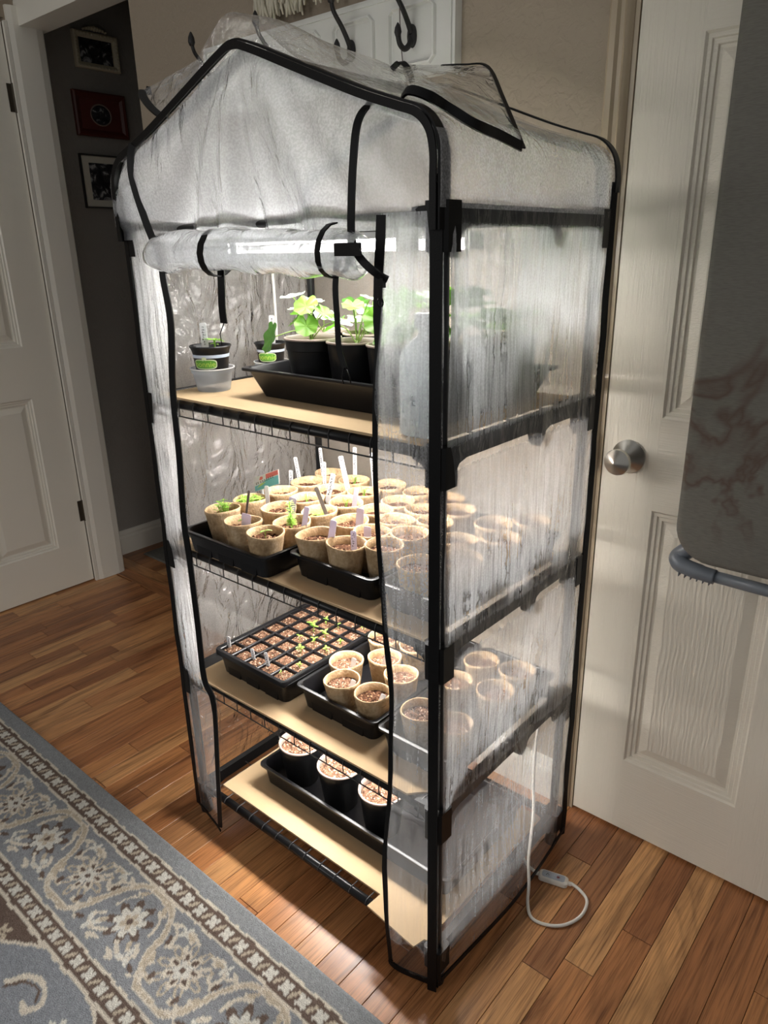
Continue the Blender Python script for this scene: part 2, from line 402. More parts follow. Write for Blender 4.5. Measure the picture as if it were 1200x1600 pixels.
def text_mesh(s, size, extrude=.0003):
    cu = bpy.data.curves.new('txt', 'FONT'); cu.body = s; cu.size = size; cu.extrude = extrude; cu.align_x = 'CENTER'; cu.align_y = 'CENTER'; cu.resolution_u = 2
    o = bpy.data.objects.new('txt', cu); COL.objects.link(o)
    bpy.context.view_layer.update()
    me = bpy.data.meshes.new_from_object(o.evaluated_get(bpy.context.evaluated_depsgraph_get()))
    bpy.data.objects.remove(o); bpy.data.curves.remove(cu)
    return me
ORD = ['first', 'second', 'third', 'fourth', 'fifth', 'sixth', 'seventh', 'eighth', 'ninth']

# ================================================================== THE ROOM
YW = 0.565       # face of the back wall
XL = -2.14       # face of the left wall
XH = -2.30       # face of the hall wall
XC = -1.49       # left end of the back wall (hall opening)
# floor with its boards
fl = B().box(-3.2, 1.6, -2.6, 3.0, -.06, -.0115).build('floor', 'subfloor'); struct(fl, 'warm brown hardwood floor of narrow boards')
PW = .0585
plank_mesh = {}
def plank(length):
    L = round(length*100)/100
    if L not in plank_mesh:
        o = B().box(-PW/2+.0005, PW/2-.0005, -L/2+.0006, L/2-.0006, -.0115, 0, 0, .0006)
        me = bpy.data.meshes.new('plank'); me.from_pydata(o.v, [], o.f); me.materials.append(M['wood']); plank_mesh[L] = me
    return plank_mesh[L], L
pr = random.Random(21)
c = 0; x = .102-PW/2-40*PW
while x < 1.0:
    y = -.24-pr.random()*.5 if x < .85 else -.24
    yend = .60 if x < XC+.03 else .575
    if x < XL-.03: x += PW; continue
    while y < yend-.02:
        L = pr.choice([.3, .4, .45, .5, .55, .65, .75, .9])
        if y+L > yend-.12: L = yend-y
        me, L = plank(max(L, .1)); inst('plank', me, fl, (x, y+L/2, 0)); y += L
    x += PW
xx = XH
for k in range(2):      # boards laid across the hall opening
    me, L = plank(.9); inst('plank', me, fl, (-1.88+.02*k, .632+k*PW, 0), (0, 0, PI/2))
x = XH-.03
while x < XC+.1:
    y = .632+1.5*PW+.001
    while y < 2.2:
        L = pr.choice([.4, .5, .65, .8]); me, L = plank(L); inst('plank', me, fl, (x, y+L/2, 0)); y += L
    x += PW
# walls
DX0, DX1, DZ = -.010, .755, 2.02       # right door opening
wb = B(); wb.box(XC, DX0-.012, YW, YW+.12, -.01, 2.6); wb.box(DX0-.012, DX1+.012, YW, YW+.12, DZ+.012, 2.6); wb.box(DX1+.012, 1.6, YW, YW+.12, -.01, 2.6)
wb.box(XL-.2, XC, .585, YW+.12, 2.03, 2.6)
struct(wb.build('wall_back', 'wall'), 'taupe textured wall behind the greenhouse')
LD0, LD1, LDZ = -.265, .512, 1.985       # left door opening along y
wl = B(); wl.box(XL-.12, XL, -2.6, LD0-.01, -.01, 2.6); wl.box(XL-.12, XL, LD0-.01, LD1+.01, LDZ+.01, 2.6); wl.box(XL-.12, XL, LD1+.01, .60, -.01, 2.6)
struct(wl.build('wall_left', 'wall'), 'left wall around the white door')
hw = B().box(XH-.1, XH, .585, 2.3, -.01, 2.5).build('wall_hall', 'hall_wall'); struct(hw, 'grey hall wall hung with pictures')
he = B().box(XH-.1, XC+.6, 2.2, 2.3, -.01, 2.5); struct(he.build('wall_hall_end', 'hall_wall'))
hr = B().box(XC+.12, XC+.2, YW+.12, 2.3, -.01, 2.5); struct(hr.build('wall_hall_right', 'hall_wall'))
hc = B().box(XH-.1, XC+.3, YW+.1, 2.3, 2.45, 2.5); struct(hc.build('ceiling_hall', 'hall_wall'))
# trims
tr = B(); tr.extr([(LD1+.014, XL), (LD1+.014, XL+.012), (LD1+.03, XL+.018), (.615, XL+.020), (.64, XL+.014), (.645, XL+.008), (.645, XL-.14), (.60, XL-.14), (.60, XL)], 0, 2.03, 'xy')
tr.v = [(b, a, c) for a, b, c in tr.v]
struct(tr.build('trim_1', 'trim'), 'white casing between the left door and the hall')
hd = B(); hd.extr([(.56, 1.975), (.56, 2.045), (.567, 2.06), (.60, 2.06), (.66, 2.06), (.66, 1.975)], XL-.17, XC+.01, 'yz'); struct(hd.build('trim_2', 'trim'), 'white head casing over the hall opening')
jb = B().box(XL+.0, XL+.012, LD1+.001, LD1+.013, 0, LDZ, 0, .002); struct(jb.build('trim_3', 'trim'), 'thin white jamb edge beside the left door')
bb = B().extr([(XH, 0), (XH+.014, 0), (XH+.014, .075), (XH+.010, .085), (XH+.010, .092), (XH+.005, .105), (XH, .108)], .646, 2.2, 'xz'); struct(bb.build('baseboard_hall', 'trim'), 'white moulded hall baseboard')
bb = B().extr([(YW, 0), (YW-.014, 0), (YW-.014, .075), (YW-.010, .085), (YW-.010, .092), (YW-.005, .105), (YW, .108)], XC+.001, -.0605, 'yz'); struct(bb.build('baseboard_back', 'trim'), 'white baseboard behind the greenhouse')
def casing(name, poly, z0, z1, lab):
    o = sharp(B().extr(poly, z0, z1, 'xy').build(name, 'casing'), 25); struct(o, lab)
casing('trim_4', [(-.060, YW), (-.060, YW-.017), (-.056, YW-.020), (-.046, YW-.020), (-.041, YW-.015), (-.034, YW-.015), (-.030, YW-.018), (-.024, YW-.014), (-.020, YW-.008), (-.020, YW)], 0, 2.07, 'glossy beige door casing behind the greenhouse edge')
casing('trim_5', [(DX1+.012, YW), (DX1+.012, YW-.008), (DX1+.03, YW-.018), (DX1+.056, YW-.020), (DX1+.06, YW)], 0, 2.07, 'glossy beige casing at far side of right door')
o = B().box(-.06, DX1+.06, YW-.02, YW, DZ+.01, DZ+.07, 0, .004).build('trim_6', 'casing'); struct(o, 'head casing over the right door')
o = B().box(DX0-.012, DX0-.002, YW-.006, YW+.1, 0, DZ, 0, .001).build('trim_7', 'casing'); struct(o, 'door jamb with the strike plate')
sp = B().extr([(DX0-.0125, .845), (DX0-.020, .855), (DX0-.024, .87), (DX0-.025, .884), (DX0-.024, .898), (DX0-.020, .913), (DX0-.0125, .923)], YW-.022, YW-.019, 'xz').build('strike_plate', 'nickel', o); sp['label'] = 'curved metal strike plate'

# moulded panel doors: slab (stiles and rails), recessed mouldings and raised panels
def panel_door(root, width, height, panels, mats, thick=.035):
    """door in local xz plane, face at y=0 towards -y"""
    xs = sorted({0, width, *[p[0] for p in panels], *[p[1] for p in panels]}); zs = sorted({0, height, *[p[2] for p in panels], *[p[3] for p in panels]})
    st = B(); ra = B()
    stx = [(xs[i], xs[i+1]) for i in range(len(xs)-1)]
    for a, b_ in stx:
        if not any(p[0] <= a and b_ <= p[1] for p in panels): st.box(a, b_, 0, thick, 0, height)
    for a, b_ in stx:
        if any(p[0] <= a and b_ <= p[1] for p in panels):
            for i in range(len(zs)-1):
                z0, z1 = zs[i], zs[i+1]
                if not any(p[0] <= a and b_ <= p[1] and p[2] <= z0 and z1 <= p[3] for p in panels): ra.box(a, b_, 0, thick, z0, z1)
    st.build('stile', mats[0], root); ra.build('rail', mats[1], root)
    for x0, x1, z0, z1 in panels:
        steps = [(0, 0), (.004, .004), (.010, .0045), (.012, .0075), (.019, .008), (.021, .0115), (.026, .012), (.046, .005)]
        mo = B(); rings = []
        for d, y in steps:
            rings.append([(x0+d, y, z0+d), (x1-d, y, z0+d), (x1-d, y, z1-d), (x0+d, y, z1-d)])
        v = [p for r in rings for p in r]; f = [(i*4+k, i*4+(k+1) % 4, i*4+4+(k+1) % 4, i*4+4+k) for i in range(len(steps)-1) for k in range(4)]
        mo.add(v, f).build('moulding', mats[1], root)
        d, y = steps[-1]
        B().box(x0+d, x1-d, y, thick, z0+d, z1-d).build('panel', mats[2], root)
rd = empty('door_1', (DX0, YW-.004, .008)); struct(rd, 'cream moulded panel door with a wood grain finish')
cols = ((.108, .342), (.424, .658)); rows = ((.185, .772), (.955, 1.575), (1.655, 1.87))
panel_door(rd, DX1-DX0, DZ-.01, [(a, b_, c_, d_) for a, b_ in cols for c_, d_ in rows], ('door', 'door_h', 'door_p'))
kb = B(); kb.lathe([(.0, 0), (.033, 0), (.033, -.004), (.029, -.008), (.016, -.020), (.0125, -.024), (.0125, -.036)], 32, .052, .873, False, False, 0, 'y')
knob_rose = sharp(kb.build('rose', 'nickel', rd), 40); knob_rose['label'] = 'round nickel rose'
kb = B(); kb.lathe([(.0125, -.034), (.016, -.038), (.0245, -.048), (.0255, -.054), (.0245, -.058), (.012, -.066), (.0, -.071)], 32, .052, .873, False, False, 0, 'y')
k = sharp(kb.build('knob', 'nickel', rd), 40); k['label'] = 'brushed nickel pointed door knob'
ldr = empty('door_2', (XL-.002, LD0+.002, .006), (0, 0, PI/2)); struct(ldr, 'white panel door in the left wall')
wd = LD1-LD0-.004
cl = ((.10, .33), (wd-.355, wd-.118)); 
panel_door(ldr, wd, LDZ-.008, [(a, b_, c_, d_) for a, b_ in cl for c_, d_ in ((.175, .770), (.955, 1.56), (1.64, 1.87))], ('door_smooth',)*3)
for z in (.30, 1.757):
    h = B(); h.box(wd-.016, wd+.002, -.0025, .0, z-.042, z+.042, 0, .0); h.tube([(wd+.003, -.003, z-.044), (wd+.003, -.003, z+.044)], .0045, 8)
    hh = h.build('hinge', 'bronze', ldr); hh['label'] = 'dark bronze hinge'

# ================================================================== RUG
def rug():
    us = np.concatenate([np.linspace(-2.1, -1.65, 14), np.arange(-1.636, .06, .0036), np.linspace(.075, 1.0, 20)])
    vs = np.concatenate([np.array([0, .0015, .004]), np.arange(.0076, .66, .0036), np.linspace(.67, 1.6, 26)])
    U, V = np.meshgrid(us, vs)
    base = np.array(srgb(138, 141, 144)); blue = np.array(srgb(136, 139, 143)); brown = np.array(srgb(104, 90, 82)); cream = np.array(srgb(206, 198, 184)); tan = np.array(srgb(184, 172, 154)); white = np.array(srgb(206, 204, 196)); dark = np.array(srgb(88, 92, 98))
    C = np.empty(U.shape+(3,)); C[:] = base
    wob = .004*np.sin(U*61+V*43)+.003*np.sin(U*137-V*111)
    def put(mask, col): C[mask] = col
    def ell(u0, v0, a, b, ang):
        du = U-u0; dv = V-v0; ca, sa = math.cos(ang), math.sin(ang)
        return ((du*ca+dv*sa)/a)**2+((-du*sa+dv*ca)/b)**2
    def seg(pts, wdt, col, taper=False):
        pts = [Vector((p[0], p[1], 0)) for p in pts]; D = np.full(U.shape, 9.)
        lo = min(p.x for p in pts)-.03; hi = max(p.x for p in pts)+.03; lo2 = min(p.y for p in pts)-.03; hi2 = max(p.y for p in pts)+.03
        sel = (U > lo) & (U < hi) & (V > lo2) & (V < hi2); u = U[sel]; v = V[sel]; d = np.full(u.shape, 9.)
        for p, q in zip(pts[:-1], pts[1:]):
            dx, dy = q.x-p.x, q.y-p.y; L2 = dx*dx+dy*dy+1e-12
            t = np.clip(((u-p.x)*dx+(v-p.y)*dy)/L2, 0, 1); d = np.minimum(d, np.hypot(u-p.x-t*dx, v-p.y-t*dy))
        D[sel] = d; put(D+wob*.25 < wdt, col)
    def petals(u0, v0, n, r0, a, b, col, ph=0.):
        for k in range(n):
            q = ph+2*PI*k/n; put(ell(u0+r0*math.cos(q), v0+r0*math.sin(q), a, b, q)+wob*9 < 1, col)
    Vw = V+wob*.35
    put((Vw > .043) & (Vw < .048), cream)
    put((Vw >= .048) & (Vw < .088), brown); put((Vw >= .088) & (Vw < .094), cream)
    put((Vw >= .094) & (Vw < .262), blue)
    put((Vw >= .262) & (Vw < .268), cream); put((Vw >= .268) & (Vw < .305), brown); put((Vw >= .305) & (Vw < .313), cream)
    fu = np.sin((U+.37)*2*PI/.62)
    put((Vw >= .313) & (Vw < .345+.06*fu), brown)
    put((Vw >= .345+.06*fu) & (Vw < .353+.06*fu) & (Vw > .313), cream)
    put((Vw >= .353+.06*fu) & (Vw > .313), np.array(srgb(134, 138, 144)))
    u = -1.7
    while u < .2:       # guard bands of small blossoms
        for v0, s in ((.068, 1.), (.2865, .95)):
            for k in range(4): put(ell(u+.007*s*math.cos(k*PI/2+.8), v0+.007*s*math.sin(k*PI/2+.8), .0085*s, .0055*s, k*PI/2+.8)+wob*8 < 1, white)
            put(ell(u+.0215, v0, .004, .013, .5)+wob*10 < 1, tan)
        u += .043
    per = .345
    for k in range(-4, 3):
        o = k*per-.195
        vine = smooth_path([(o-.172, .243, 0), (o-.135, .243, 0), (o-.105, .21, 0), (o-.085, .15, 0), (o-.05, .105, 0), (o+.0, .1, 0), (o+.045, .108, 0), (o+.08, .15, 0), (o+.095, .2, 0), (o+.13, .24, 0), (o+.173, .243, 0)], 5)
        seg(vine, .0075, cream); seg(vine, .0042, tan); 
        for p in vine[2::5]: put(ell(p.x, p.y, .004, .003, 0) < 1, cream)
        # lily-like blossom with dark petals
        f0 = (o+.0, .175)
        petals(*f0, 8, .032, .021, .0095, brown, .3); petals(*f0, 8, .021, .016, .0085, white, .3); petals(*f0, 5, .010, .010, .006, tan, .9); put(ell(*f0, .006, .006, 0) < 1, brown)
        for sgn in (-1, 1):
            seg(smooth_path([(o+sgn*.02, .215, 0), (o+sgn*.055, .232, 0), (o+sgn*.075, .212, 0), (o+sgn*.06, .195, 0)], 5), .0042, cream)
            petals(o+sgn*.062, .224, 3, .012, .010, .005, white, .5*sgn)
            seg(smooth_path([(o+sgn*.03, .125, 0), (o+sgn*.05, .14, 0), (o+sgn*.058, .17, 0)], 5), .0035, cream)
        # rosette of curls between
        f1 = (o+.172, .17)
        petals(*f1, 9, .042, .018, .0085, tan, .1); petals(*f1, 9, .042, .011, .0045, blue, .1)
        petals(*f1, 7, .026, .015, .009, cream, .5); petals(*f1, 7, .024, .008, .0045, brown, .5); petals(*f1, 5, .010, .010, .007, white, .2); put(ell(f1[0], f1[1], .006, .006, 0) < 1, brown)
        for sgn in (-1, 1):
            seg(smooth_path([(f1[0]+sgn*.02, .118, 0), (f1[0]+sgn*.05, .112, 0), (f1[0]+sgn*.07, .13, 0), (f1[0]+sgn*.062, .155, 0), (f1[0]+sgn*.048, .146, 0)], 5), .004, cream)
            seg(smooth_path([(f1[0]+sgn*.03, .222, 0), (f1[0]+sgn*.058, .215, 0), (f1[0]+sgn*.07, .19, 0)], 4), .0038, tan)
            petals(f1[0]+sgn*.062, .118, 4, .008, .008, .004, white, .4)
        for sgn in (-1, 1):      # filler leaves that crowd the ground
            for (a_, b2, ln, an, cc_) in ((.035, .118, .014, .8, tan), (.082, .118, .016, -.5, cream), (.098, .150, .013, 1.2, brown), (.030, .238, .016, .2, cream), (.105, .190, .012, .9, tan), (.118, .225, .014, -.8, cream), (.128, .118, .012, .3, tan), (.135, .212, .010, 1.5, brown), (.046, .205, .010, .9, tan), (.092, .232, .012, .4, brown), (.140, .140, .010, .9, cream)):
                put(ell(o+sgn*a_, b2, ln, .0048, an*sgn)+wob*9 < 1, cc_); put(ell(o+sgn*(a_+.008), b2+.008, ln*.6, .0035, -an*sgn)+wob*9 < 1, cream)
        # field scrolls and sprigs
        for j, v0 in enumerate((.37, .47, .57)):
            q = o+.06*j
            seg(smooth_path([(q-.06, v0+.02, 0), (q-.04, v0-.01, 0), (q, v0-.02, 0), (q+.03, v0, 0), (q+.02, v0+.025, 0), (q, v0+.02, 0)], 5), .0055, cream); seg(smooth_path([(q-.055, v0+.028, 0), (q-.035, v0, 0), (q, v0-.01, 0), (q+.02, v0+.005, 0)], 5), .003, brown)
            petals(q+.10, v0+.01, 6, .015, .012, .006, white, .2); petals(q+.10, v0+.01, 4, .006, .006, .004, brown, .2)
            petals(q+.17, v0-.02, 5, .011, .009, .005, tan, .2); petals(q+.13, v0+.05, 5, .010, .009, .005, cream, .6)
    H = np.where(V < .002, .0, np.where(V < .005, .009, .012))
    Cn = C*(1+rng.normal(0, .07, U.shape)[..., None])
    H = H+np.where(V > .005, rng.normal(0, .0006, U.shape), 0)
    nv, nu = U.shape
    verts = np.stack([U, -.125-V, H], -1).reshape(-1, 3)
    ii = np.arange(nv*nu).reshape(nv, nu); a = ii[:-1, :-1].ravel(); b_ = ii[:-1, 1:].ravel(); c_ = ii[1:, 1:].ravel(); d_ = ii[1:, :-1].ravel()
    faces = np.stack([a, d_, c_, b_], 1)
    t = NT('rug_pile'); at_ = t.n('Attribute', {'attribute_name': 'yarn'}); n1 = t.n('TexNoise', Vector=t.pos(), Scale=420.0, Detail=3.0)
    r = t.ramp(n1.outputs[0], [(.3, (.72,)*3), (.7, (1.15,)*3)])
    col = t.mix(.9, at_.outputs['Color'], r.outputs[0], 'MULTIPLY')
    M['rug'] = t.principled(col, .95, .05, t.bump(n1.outputs[0], .7, .003))
    o = mesh_obj('area_rug', verts.tolist(), faces.tolist(), 'rug', None, True)
    ca = o.data.color_attributes.new('yarn', 'FLOAT_COLOR', 'POINT')
    ca.data.foreach_set('color', np.concatenate([np.clip(Cn, 0, 1), np.ones((nv, nu, 1))], -1).astype(np.float32).ravel())
    tag(o, 'blue-grey floral area rug with brown and cream borders', 'rug')
rug()
mt = B().box(-2.215, -1.78, .79, 1.22, .0, .008, 0, .003).build('door_mat', 'fabric'); tag(mt, 'small grey mat on the hall floor', 'mat')

# ================================================================== HALL PICTURES
def photo(name, seed, contrast=.5):
    t = NT(name); c = t.coords('Object', (1, 1, 1)); 
    n1 = t.n('TexNoise', Vector=c, Scale=28.0+seed*3, Detail=5.0, Roughness=.6, Distortion=.8)
    n1.inputs['Vector'].default_value
    r = t.ramp(n1.outputs[0], [(.44, (.012, .012, .014)), (.56, (.05, .05, .055)), (.64, (.45, .45, .45))])
    return t.principled(r.outputs[0], .3)
M['photo1'] = photo('bw_photo_crowd', 1); M['photo2'] = photo('bw_photo_group', 4); M['photo3'] = photo('bw_photo_bench', 0)
M['cream_frame'] = plain('cream_frame', srgb(214, 206, 180), .5, .4, 90, .8)
M['redwood'] = plain('dark_red_wood', srgb(92, 40, 30), .35, .5, 60, .2)
M['redmat'] = plain('brown_mat_board', srgb(98, 42, 34), .7)
M['blackframe'] = plain('black_frame', (.01, .01, .01), .35); M['matboard'] = plain('white_mat_board', srgb(226, 222, 206), .8)
def picture(label, y0, y1, z0, z1, fw, frame, matm, phm, inner, oval=False, crest=False):
    cy, cz = (y0+y1)/2, (z0+z1)/2; r = empty('picture_frame', (XH, cy, z0)); tag(r, label, 'picture', 'pictures on the hall wall')
    a, b_ = (y1-y0)/2, (z1-z0)/2
    f = B(); prof = [(0, 0), (0, .014), (fw*.25, .018), (fw*.6, .015), (fw, .008), (fw, 0)]
    rings = [[(d, -a+o_, -b_+o_+b_), (d, a-o_, -b_+o_+b_), (d, a-o_, b_-o_+b_), (d, -a+o_, b_-o_+b_)] for o_, d in prof]
    f.add([p for q in rings for p in q], [(i*4+k, i*4+(k+1) % 4, i*4+4+(k+1) % 4, i*4+4+k) for i in range(len(prof)-1) for k in range(4)])
    if crest:
        for k in range(-4, 5):
            rr = .010*(1-abs(k)/7); f.lathe([(0, .004), (rr*.8, .006), (rr, .012), (rr*.6, .018), (0, .02)], 8, k*.011, b_*2+.004+.010*(1-(k/5)**2), False, False, 0, 'x')
        n = 13
        for k in range(n):
            for s in (0, 1):
                f.lathe([(.006, .01), (.005, .017), (0, .02)], 6, -a+.008+(2*a-.016)*k/(n-1), .007+s*(2*b_-.014), False, False, 0, 'x')
        for k in range(1, 9):
            for s in (-1, 1): f.lathe([(.006, .01), (.005, .017), (0, .02)], 6, s*(a-.008), .008+(2*b_-.016)*k/9, False, False, 0, 'x')
    f.build('frame', frame, r)
    B().box(.001, .005, -a+fw, a-fw, fw, 2*b_-fw).build('mat_board', matm, r)
    ia, ib = inner
    if oval:
        p = B(); p.lathe([(0, .0075), (1, .0075)], 32, 0, 0, False, False, 0, 'x'); p.v = [(x_, y_*ia, z_*ib+b_) for x_, y_, z_ in p.v]; p.build('photograph', phm, r)
        q = B().tube([(.008, ia*math.cos(t_*2*PI/32), ib*math.sin(t_*2*PI/32)+b_) for t_ in range(32)], .0025, 6, False, 0, True); q.build('oval_rim', 'pot_brown', r)
    else: B().box(.005, .007, -ia, ia, b_-ib, b_+ib).build('photograph', phm, r)
picture('ornate cream frame with a black and white photo, topmost of three', .838, 1.018, 1.925, 2.045, .020, 'cream_frame', 'cream_frame', 'photo1', (.066, .044), False, True)
picture('dark red wooden frame with an oval photo, middle of three', .805, 1.02, 1.695, 1.848, .024, 'redwood', 'redmat', 'photo2', (.042, .036), True)
picture('thin black frame with white mat around a black and white photo', .798, 1.08, 1.440, 1.632, .006, 'blackframe', 'matboard', 'photo3', (.105, .066))
for z0, lab in ((1.86, 'dark red frame high beside the wall corner'), (1.62, 'dark red frame low beside the wall corner')):
    picture(lab, 1.16, 1.40, z0, z0+.2, .03, 'redwood', 'redmat', 'redmat', (.05, .04))

# ================================================================== COAT RACK, HOOKS, FRINGE
YR = YW-.022
cr = empty('coat_rack', (0, YR, 0)); tag(cr, 'white panelled board of iron coat hooks above the greenhouse', 'coat rack')
rx0, rx1, rz0, rz1 = -1.150, -.372, 1.595, 1.752
B().box(rx0, rx1, 0, .022, rz0, rz1, 0, .0).build('backboard', 'rack', cr)
bev = B(); bev.box(rx0+.006, rx1-.006, -.004, 0, rz1-.012, rz1-.006); bev.box(rx1-.013, rx1-.007, -.004, 0, rz0+.006, rz1-.006); bev.box(rx0+.007, rx0+.013, -.004, 0, rz0+.006, rz1-.006); bev.build('edge_bead', 'rack', cr)
for k in range(5):
    xc = rx1-.105-k*.158; a, b_, cc = .060, .056, .014; zc = (rz0+rz1)/2-.004
    oct_ = lambda s: [(xc-a+s, zc-b_+cc), (xc-a+cc, zc-b_+s), (xc+a-cc, zc-b_+s), (xc+a-s, zc-b_+cc), (xc+a-s, zc+b_-cc), (xc+a-cc, zc+b_-s), (xc-a+cc, zc+b_-s), (xc-a+s, zc+b_-cc)]
    m_ = B(); R_ = [(0, -.0005), (.002, -.007), (.006, -.008), (.009, -.002), (.012, -.0008)]
    v = [(px, y_, pz) for s_, y_ in R_ for px, pz in oct_(s_)]
    m_.add(v, [(i*8+q, i*8+(q+1) % 8, i*8+8+(q+1) % 8, i*8+8+q) for i in range(len(R_)-1) for q in range(8)]).build('panel_moulding', 'rack', cr)
def hook(x, zb):
    h = empty('coat_hook', (x, YR-.001, zb)); 
    b_ = B(); b_.lathe([(0, 0), (.011, 0), (.011, -.004), (.006, -.007), (0, -.008)], 16, 0, 0, False, False, 0, 'y'); b_.v = [(p[0], p[1], p[2]*1.9) for p in b_.v]
    b_.build('back_plate', 'iron', h, True)
    up = smooth_path([(0, -.004, .004), (0, -.014, .02), (-.0, -.03, .04), (0, -.052, .062), (0, -.058, .078)], 5)
    B().tube(up, [.0055-.0012*i/len(up) for i in range(len(up))], 10).build('upper_arm', 'iron', h, True)
    b_ = B(); b_.lathe([(0, .074), (.006, .077), (.0085, .084), (.0075, .094), (.003, .104), (0, .107)], 12, 0, -.059, False, False); b_.build('finial', 'iron', h, True)
    lowp = smooth_path([(0, -.003, -.004), (0, -.012, -.018), (0, -.026, -.026), (0, -.040, -.020), (0, -.046, -.006)], 5)
    B().tube(lowp, [.006-.001*i/len(lowp) for i in range(len(lowp))], 10).build('lower_arm', 'iron', h, True)
    b_ = B(); b_.lathe([(0, -.010), (.005, -.008), (.0075, -.001), (.006, .007), (.002, .014), (0, .016)], 12, 0, -.046, False, False); b_.build('tip', 'iron', h, True)
    return h
for x_, lab in ((-.475, 'black iron hook on white board, nearest its right end'), (-.640, 'black iron hook on white board, second from its right end'), (-.875, 'black iron hook tip peeking over the clear roof peak'), (-1.115, 'black iron hook at the left end of the white board')):
    h_ = hook(x_, 1.668); tag(h_, lab, 'hook', 'hooks on the white board')
fr = empty('fringe_hanging', (-.80, YW-.012, 1.84)); tag(fr, 'cream knotted fringe hanging above the white hook board', 'wall hanging')
B().tube([(-.14, 0, .0), (0, -.004, .002), (.14, 0, 0)], .006, 8).build('rod', 'cream_frame', fr)
M['yarn'] = plain('cream_yarn', srgb(206, 200, 182), .95, .05, 300, .5)
fb = B()
for k in range(90):
    x0 = -.135+.27*random.random(); y0 = -.004-.022*random.random(); L = .045+.035*random.random()
    fb.tube(smooth_path([(x0, y0, -.002), (x0+random.uniform(-.006, .006), y0-.006, -L*.5), (x0+random.uniform(-.012, .012), y0-.004, -L)], 2), [.0035, .0042, .0042, .0038, .0022], 5)
fbo = fb.build('fringe', 'yarn', fr, True); fbo['kind'] = 'stuff'
wc = B().tube(smooth_path([(-.497, YR-.012, 1.80), (-.5, YR-.010, 1.70), (-.494, YR-.008, 1.62), (-.48, YR-.006, 1.596), (-.475, YR-.006, 1.56)], 5), .0011, 6); tag(wc.build('hanging_wire', 'stick'), 'thin wire dangling behind the right iron hook', 'wire')

# ================================================================== IRONING BOARD
ib = empty('ironing_board', (.18, YW-.11, .73)); tag(ib, 'upright grey stained ironing board in front of the right door', 'ironing board')
def rrect(x0, x1, z0, z1, r, n=8):
    pts = []
    for cx, cz, a0 in ((x1-r, z0+r, -PI/2), (x1-r, z1-r, 0), (x0+r, z1-r, PI/2), (x0+r, z0+r, PI)):
        for k in range(n+1): a = a0+PI/2*k/n; pts.append((cx+r*math.cos(a), cz+r*math.sin(a)))
    return pts
cv = B(); base_ = [(.003, 0), (0, .004), (0, .014), (.004, .022), (.012, .025)]
rings = [[(px, -yy+.0, pz) for px, pz in rrect(.006+s, .362-s, .018+s, 1.25-s, .062)] for s, yy in base_]
n_ = len(rings[0]); cv.add([p for r_ in rings for p in r_], [(i*n_+k, i*n_+(k+1) % n_, i*n_+n_+(k+1) % n_, i*n_+n_+k) for i in range(len(rings)-1) for k in range(n_)]+[tuple(range(n_)), tuple((len(rings)-1)*n_+k for k in range(n_))[::-1]])
sharp(cv.build('padded_cover', 'fabric', ib), 50)
ft = B(); ft.tube(smooth_path([(.060, .024, .052), (.030, .024, .030), (.012, .022, .014), (.006, .016, .004), (.018, .008, -.003), (.05, .004, -.007), (.076, .004, -.009)], 6), [.0155]*25+[.0145]*6+[.0135]*6, 14)
for k in range(6): ft.box(.016+k*.0105, .0172+k*.0105, -.004, .012, -.0212-.0006*k, -.010)
ft.build('foot_cap', 'grey_plastic', ib, True)
B().tube([(.072, .004, -.008), (.30, .004, -.012)], .0105, 12).build('foot_bar', 'grey_plastic', ib, True)
B().tube(smooth_path([(.298, .004, -.012), (.33, .006, -.010), (.352, .016, .006), (.345, .022, .03), (.32, .02, .05)], 5), .0095, 12).build('foot_cap', 'grey_plastic', ib, True)
legs = B(); legs.tube([(.06, .012, .04), (.06, .018, .9)], .007, 8); legs.tube([(.30, .012, .04), (.30, .018, .9)], .007, 8); legs.build('leg_frame', 'grey_plastic', ib, True)
hg = B(); hg.tube([(.18, .02, 1.2), (.18, .05, 1.29), (.18, .095, 1.30)], .005, 8); hg.build('hanger', 'grey_plastic', ib, True)

# ================================================================== GREENHOUSE
W, D = .69, .434
ZS = [.072, .381, .690, .999, 1.308]
gh = empty('greenhouse', (-W/2, D/2, 0)); tag(gh, 'four-shelf indoor greenhouse with black frame and fogged clear vinyl cover', 'greenhouse')
GO = Vector((W/2, -D/2, 0))      # world -> greenhouse local
def G(b, name, mat, smooth=False, parent=None):
    if parent is None: b.v = [(p[0]+GO.x, p[1]+GO.y, p[2]+GO.z) for p in b.v]; return b.build(name, mat, gh, smooth)
    b.v = [(p[0]+GO.x, p[1]+GO.y, p[2]+GO.z) for p in b.v]; return b.build(name, mat, parent, smooth)
for x_ in (0, -W):
    for y_ in (0, D):
        b = B(); b.tube([(x_, y_, .012), (x_, y_, 1.36)], .0088, 14); b.lathe([(.0, 0), (.014, 0), (.0145, .008), (.0125, .03), (.0095, .032)], 14, x_, y_); sharp(G(b, 'post', 'frame'), 40)
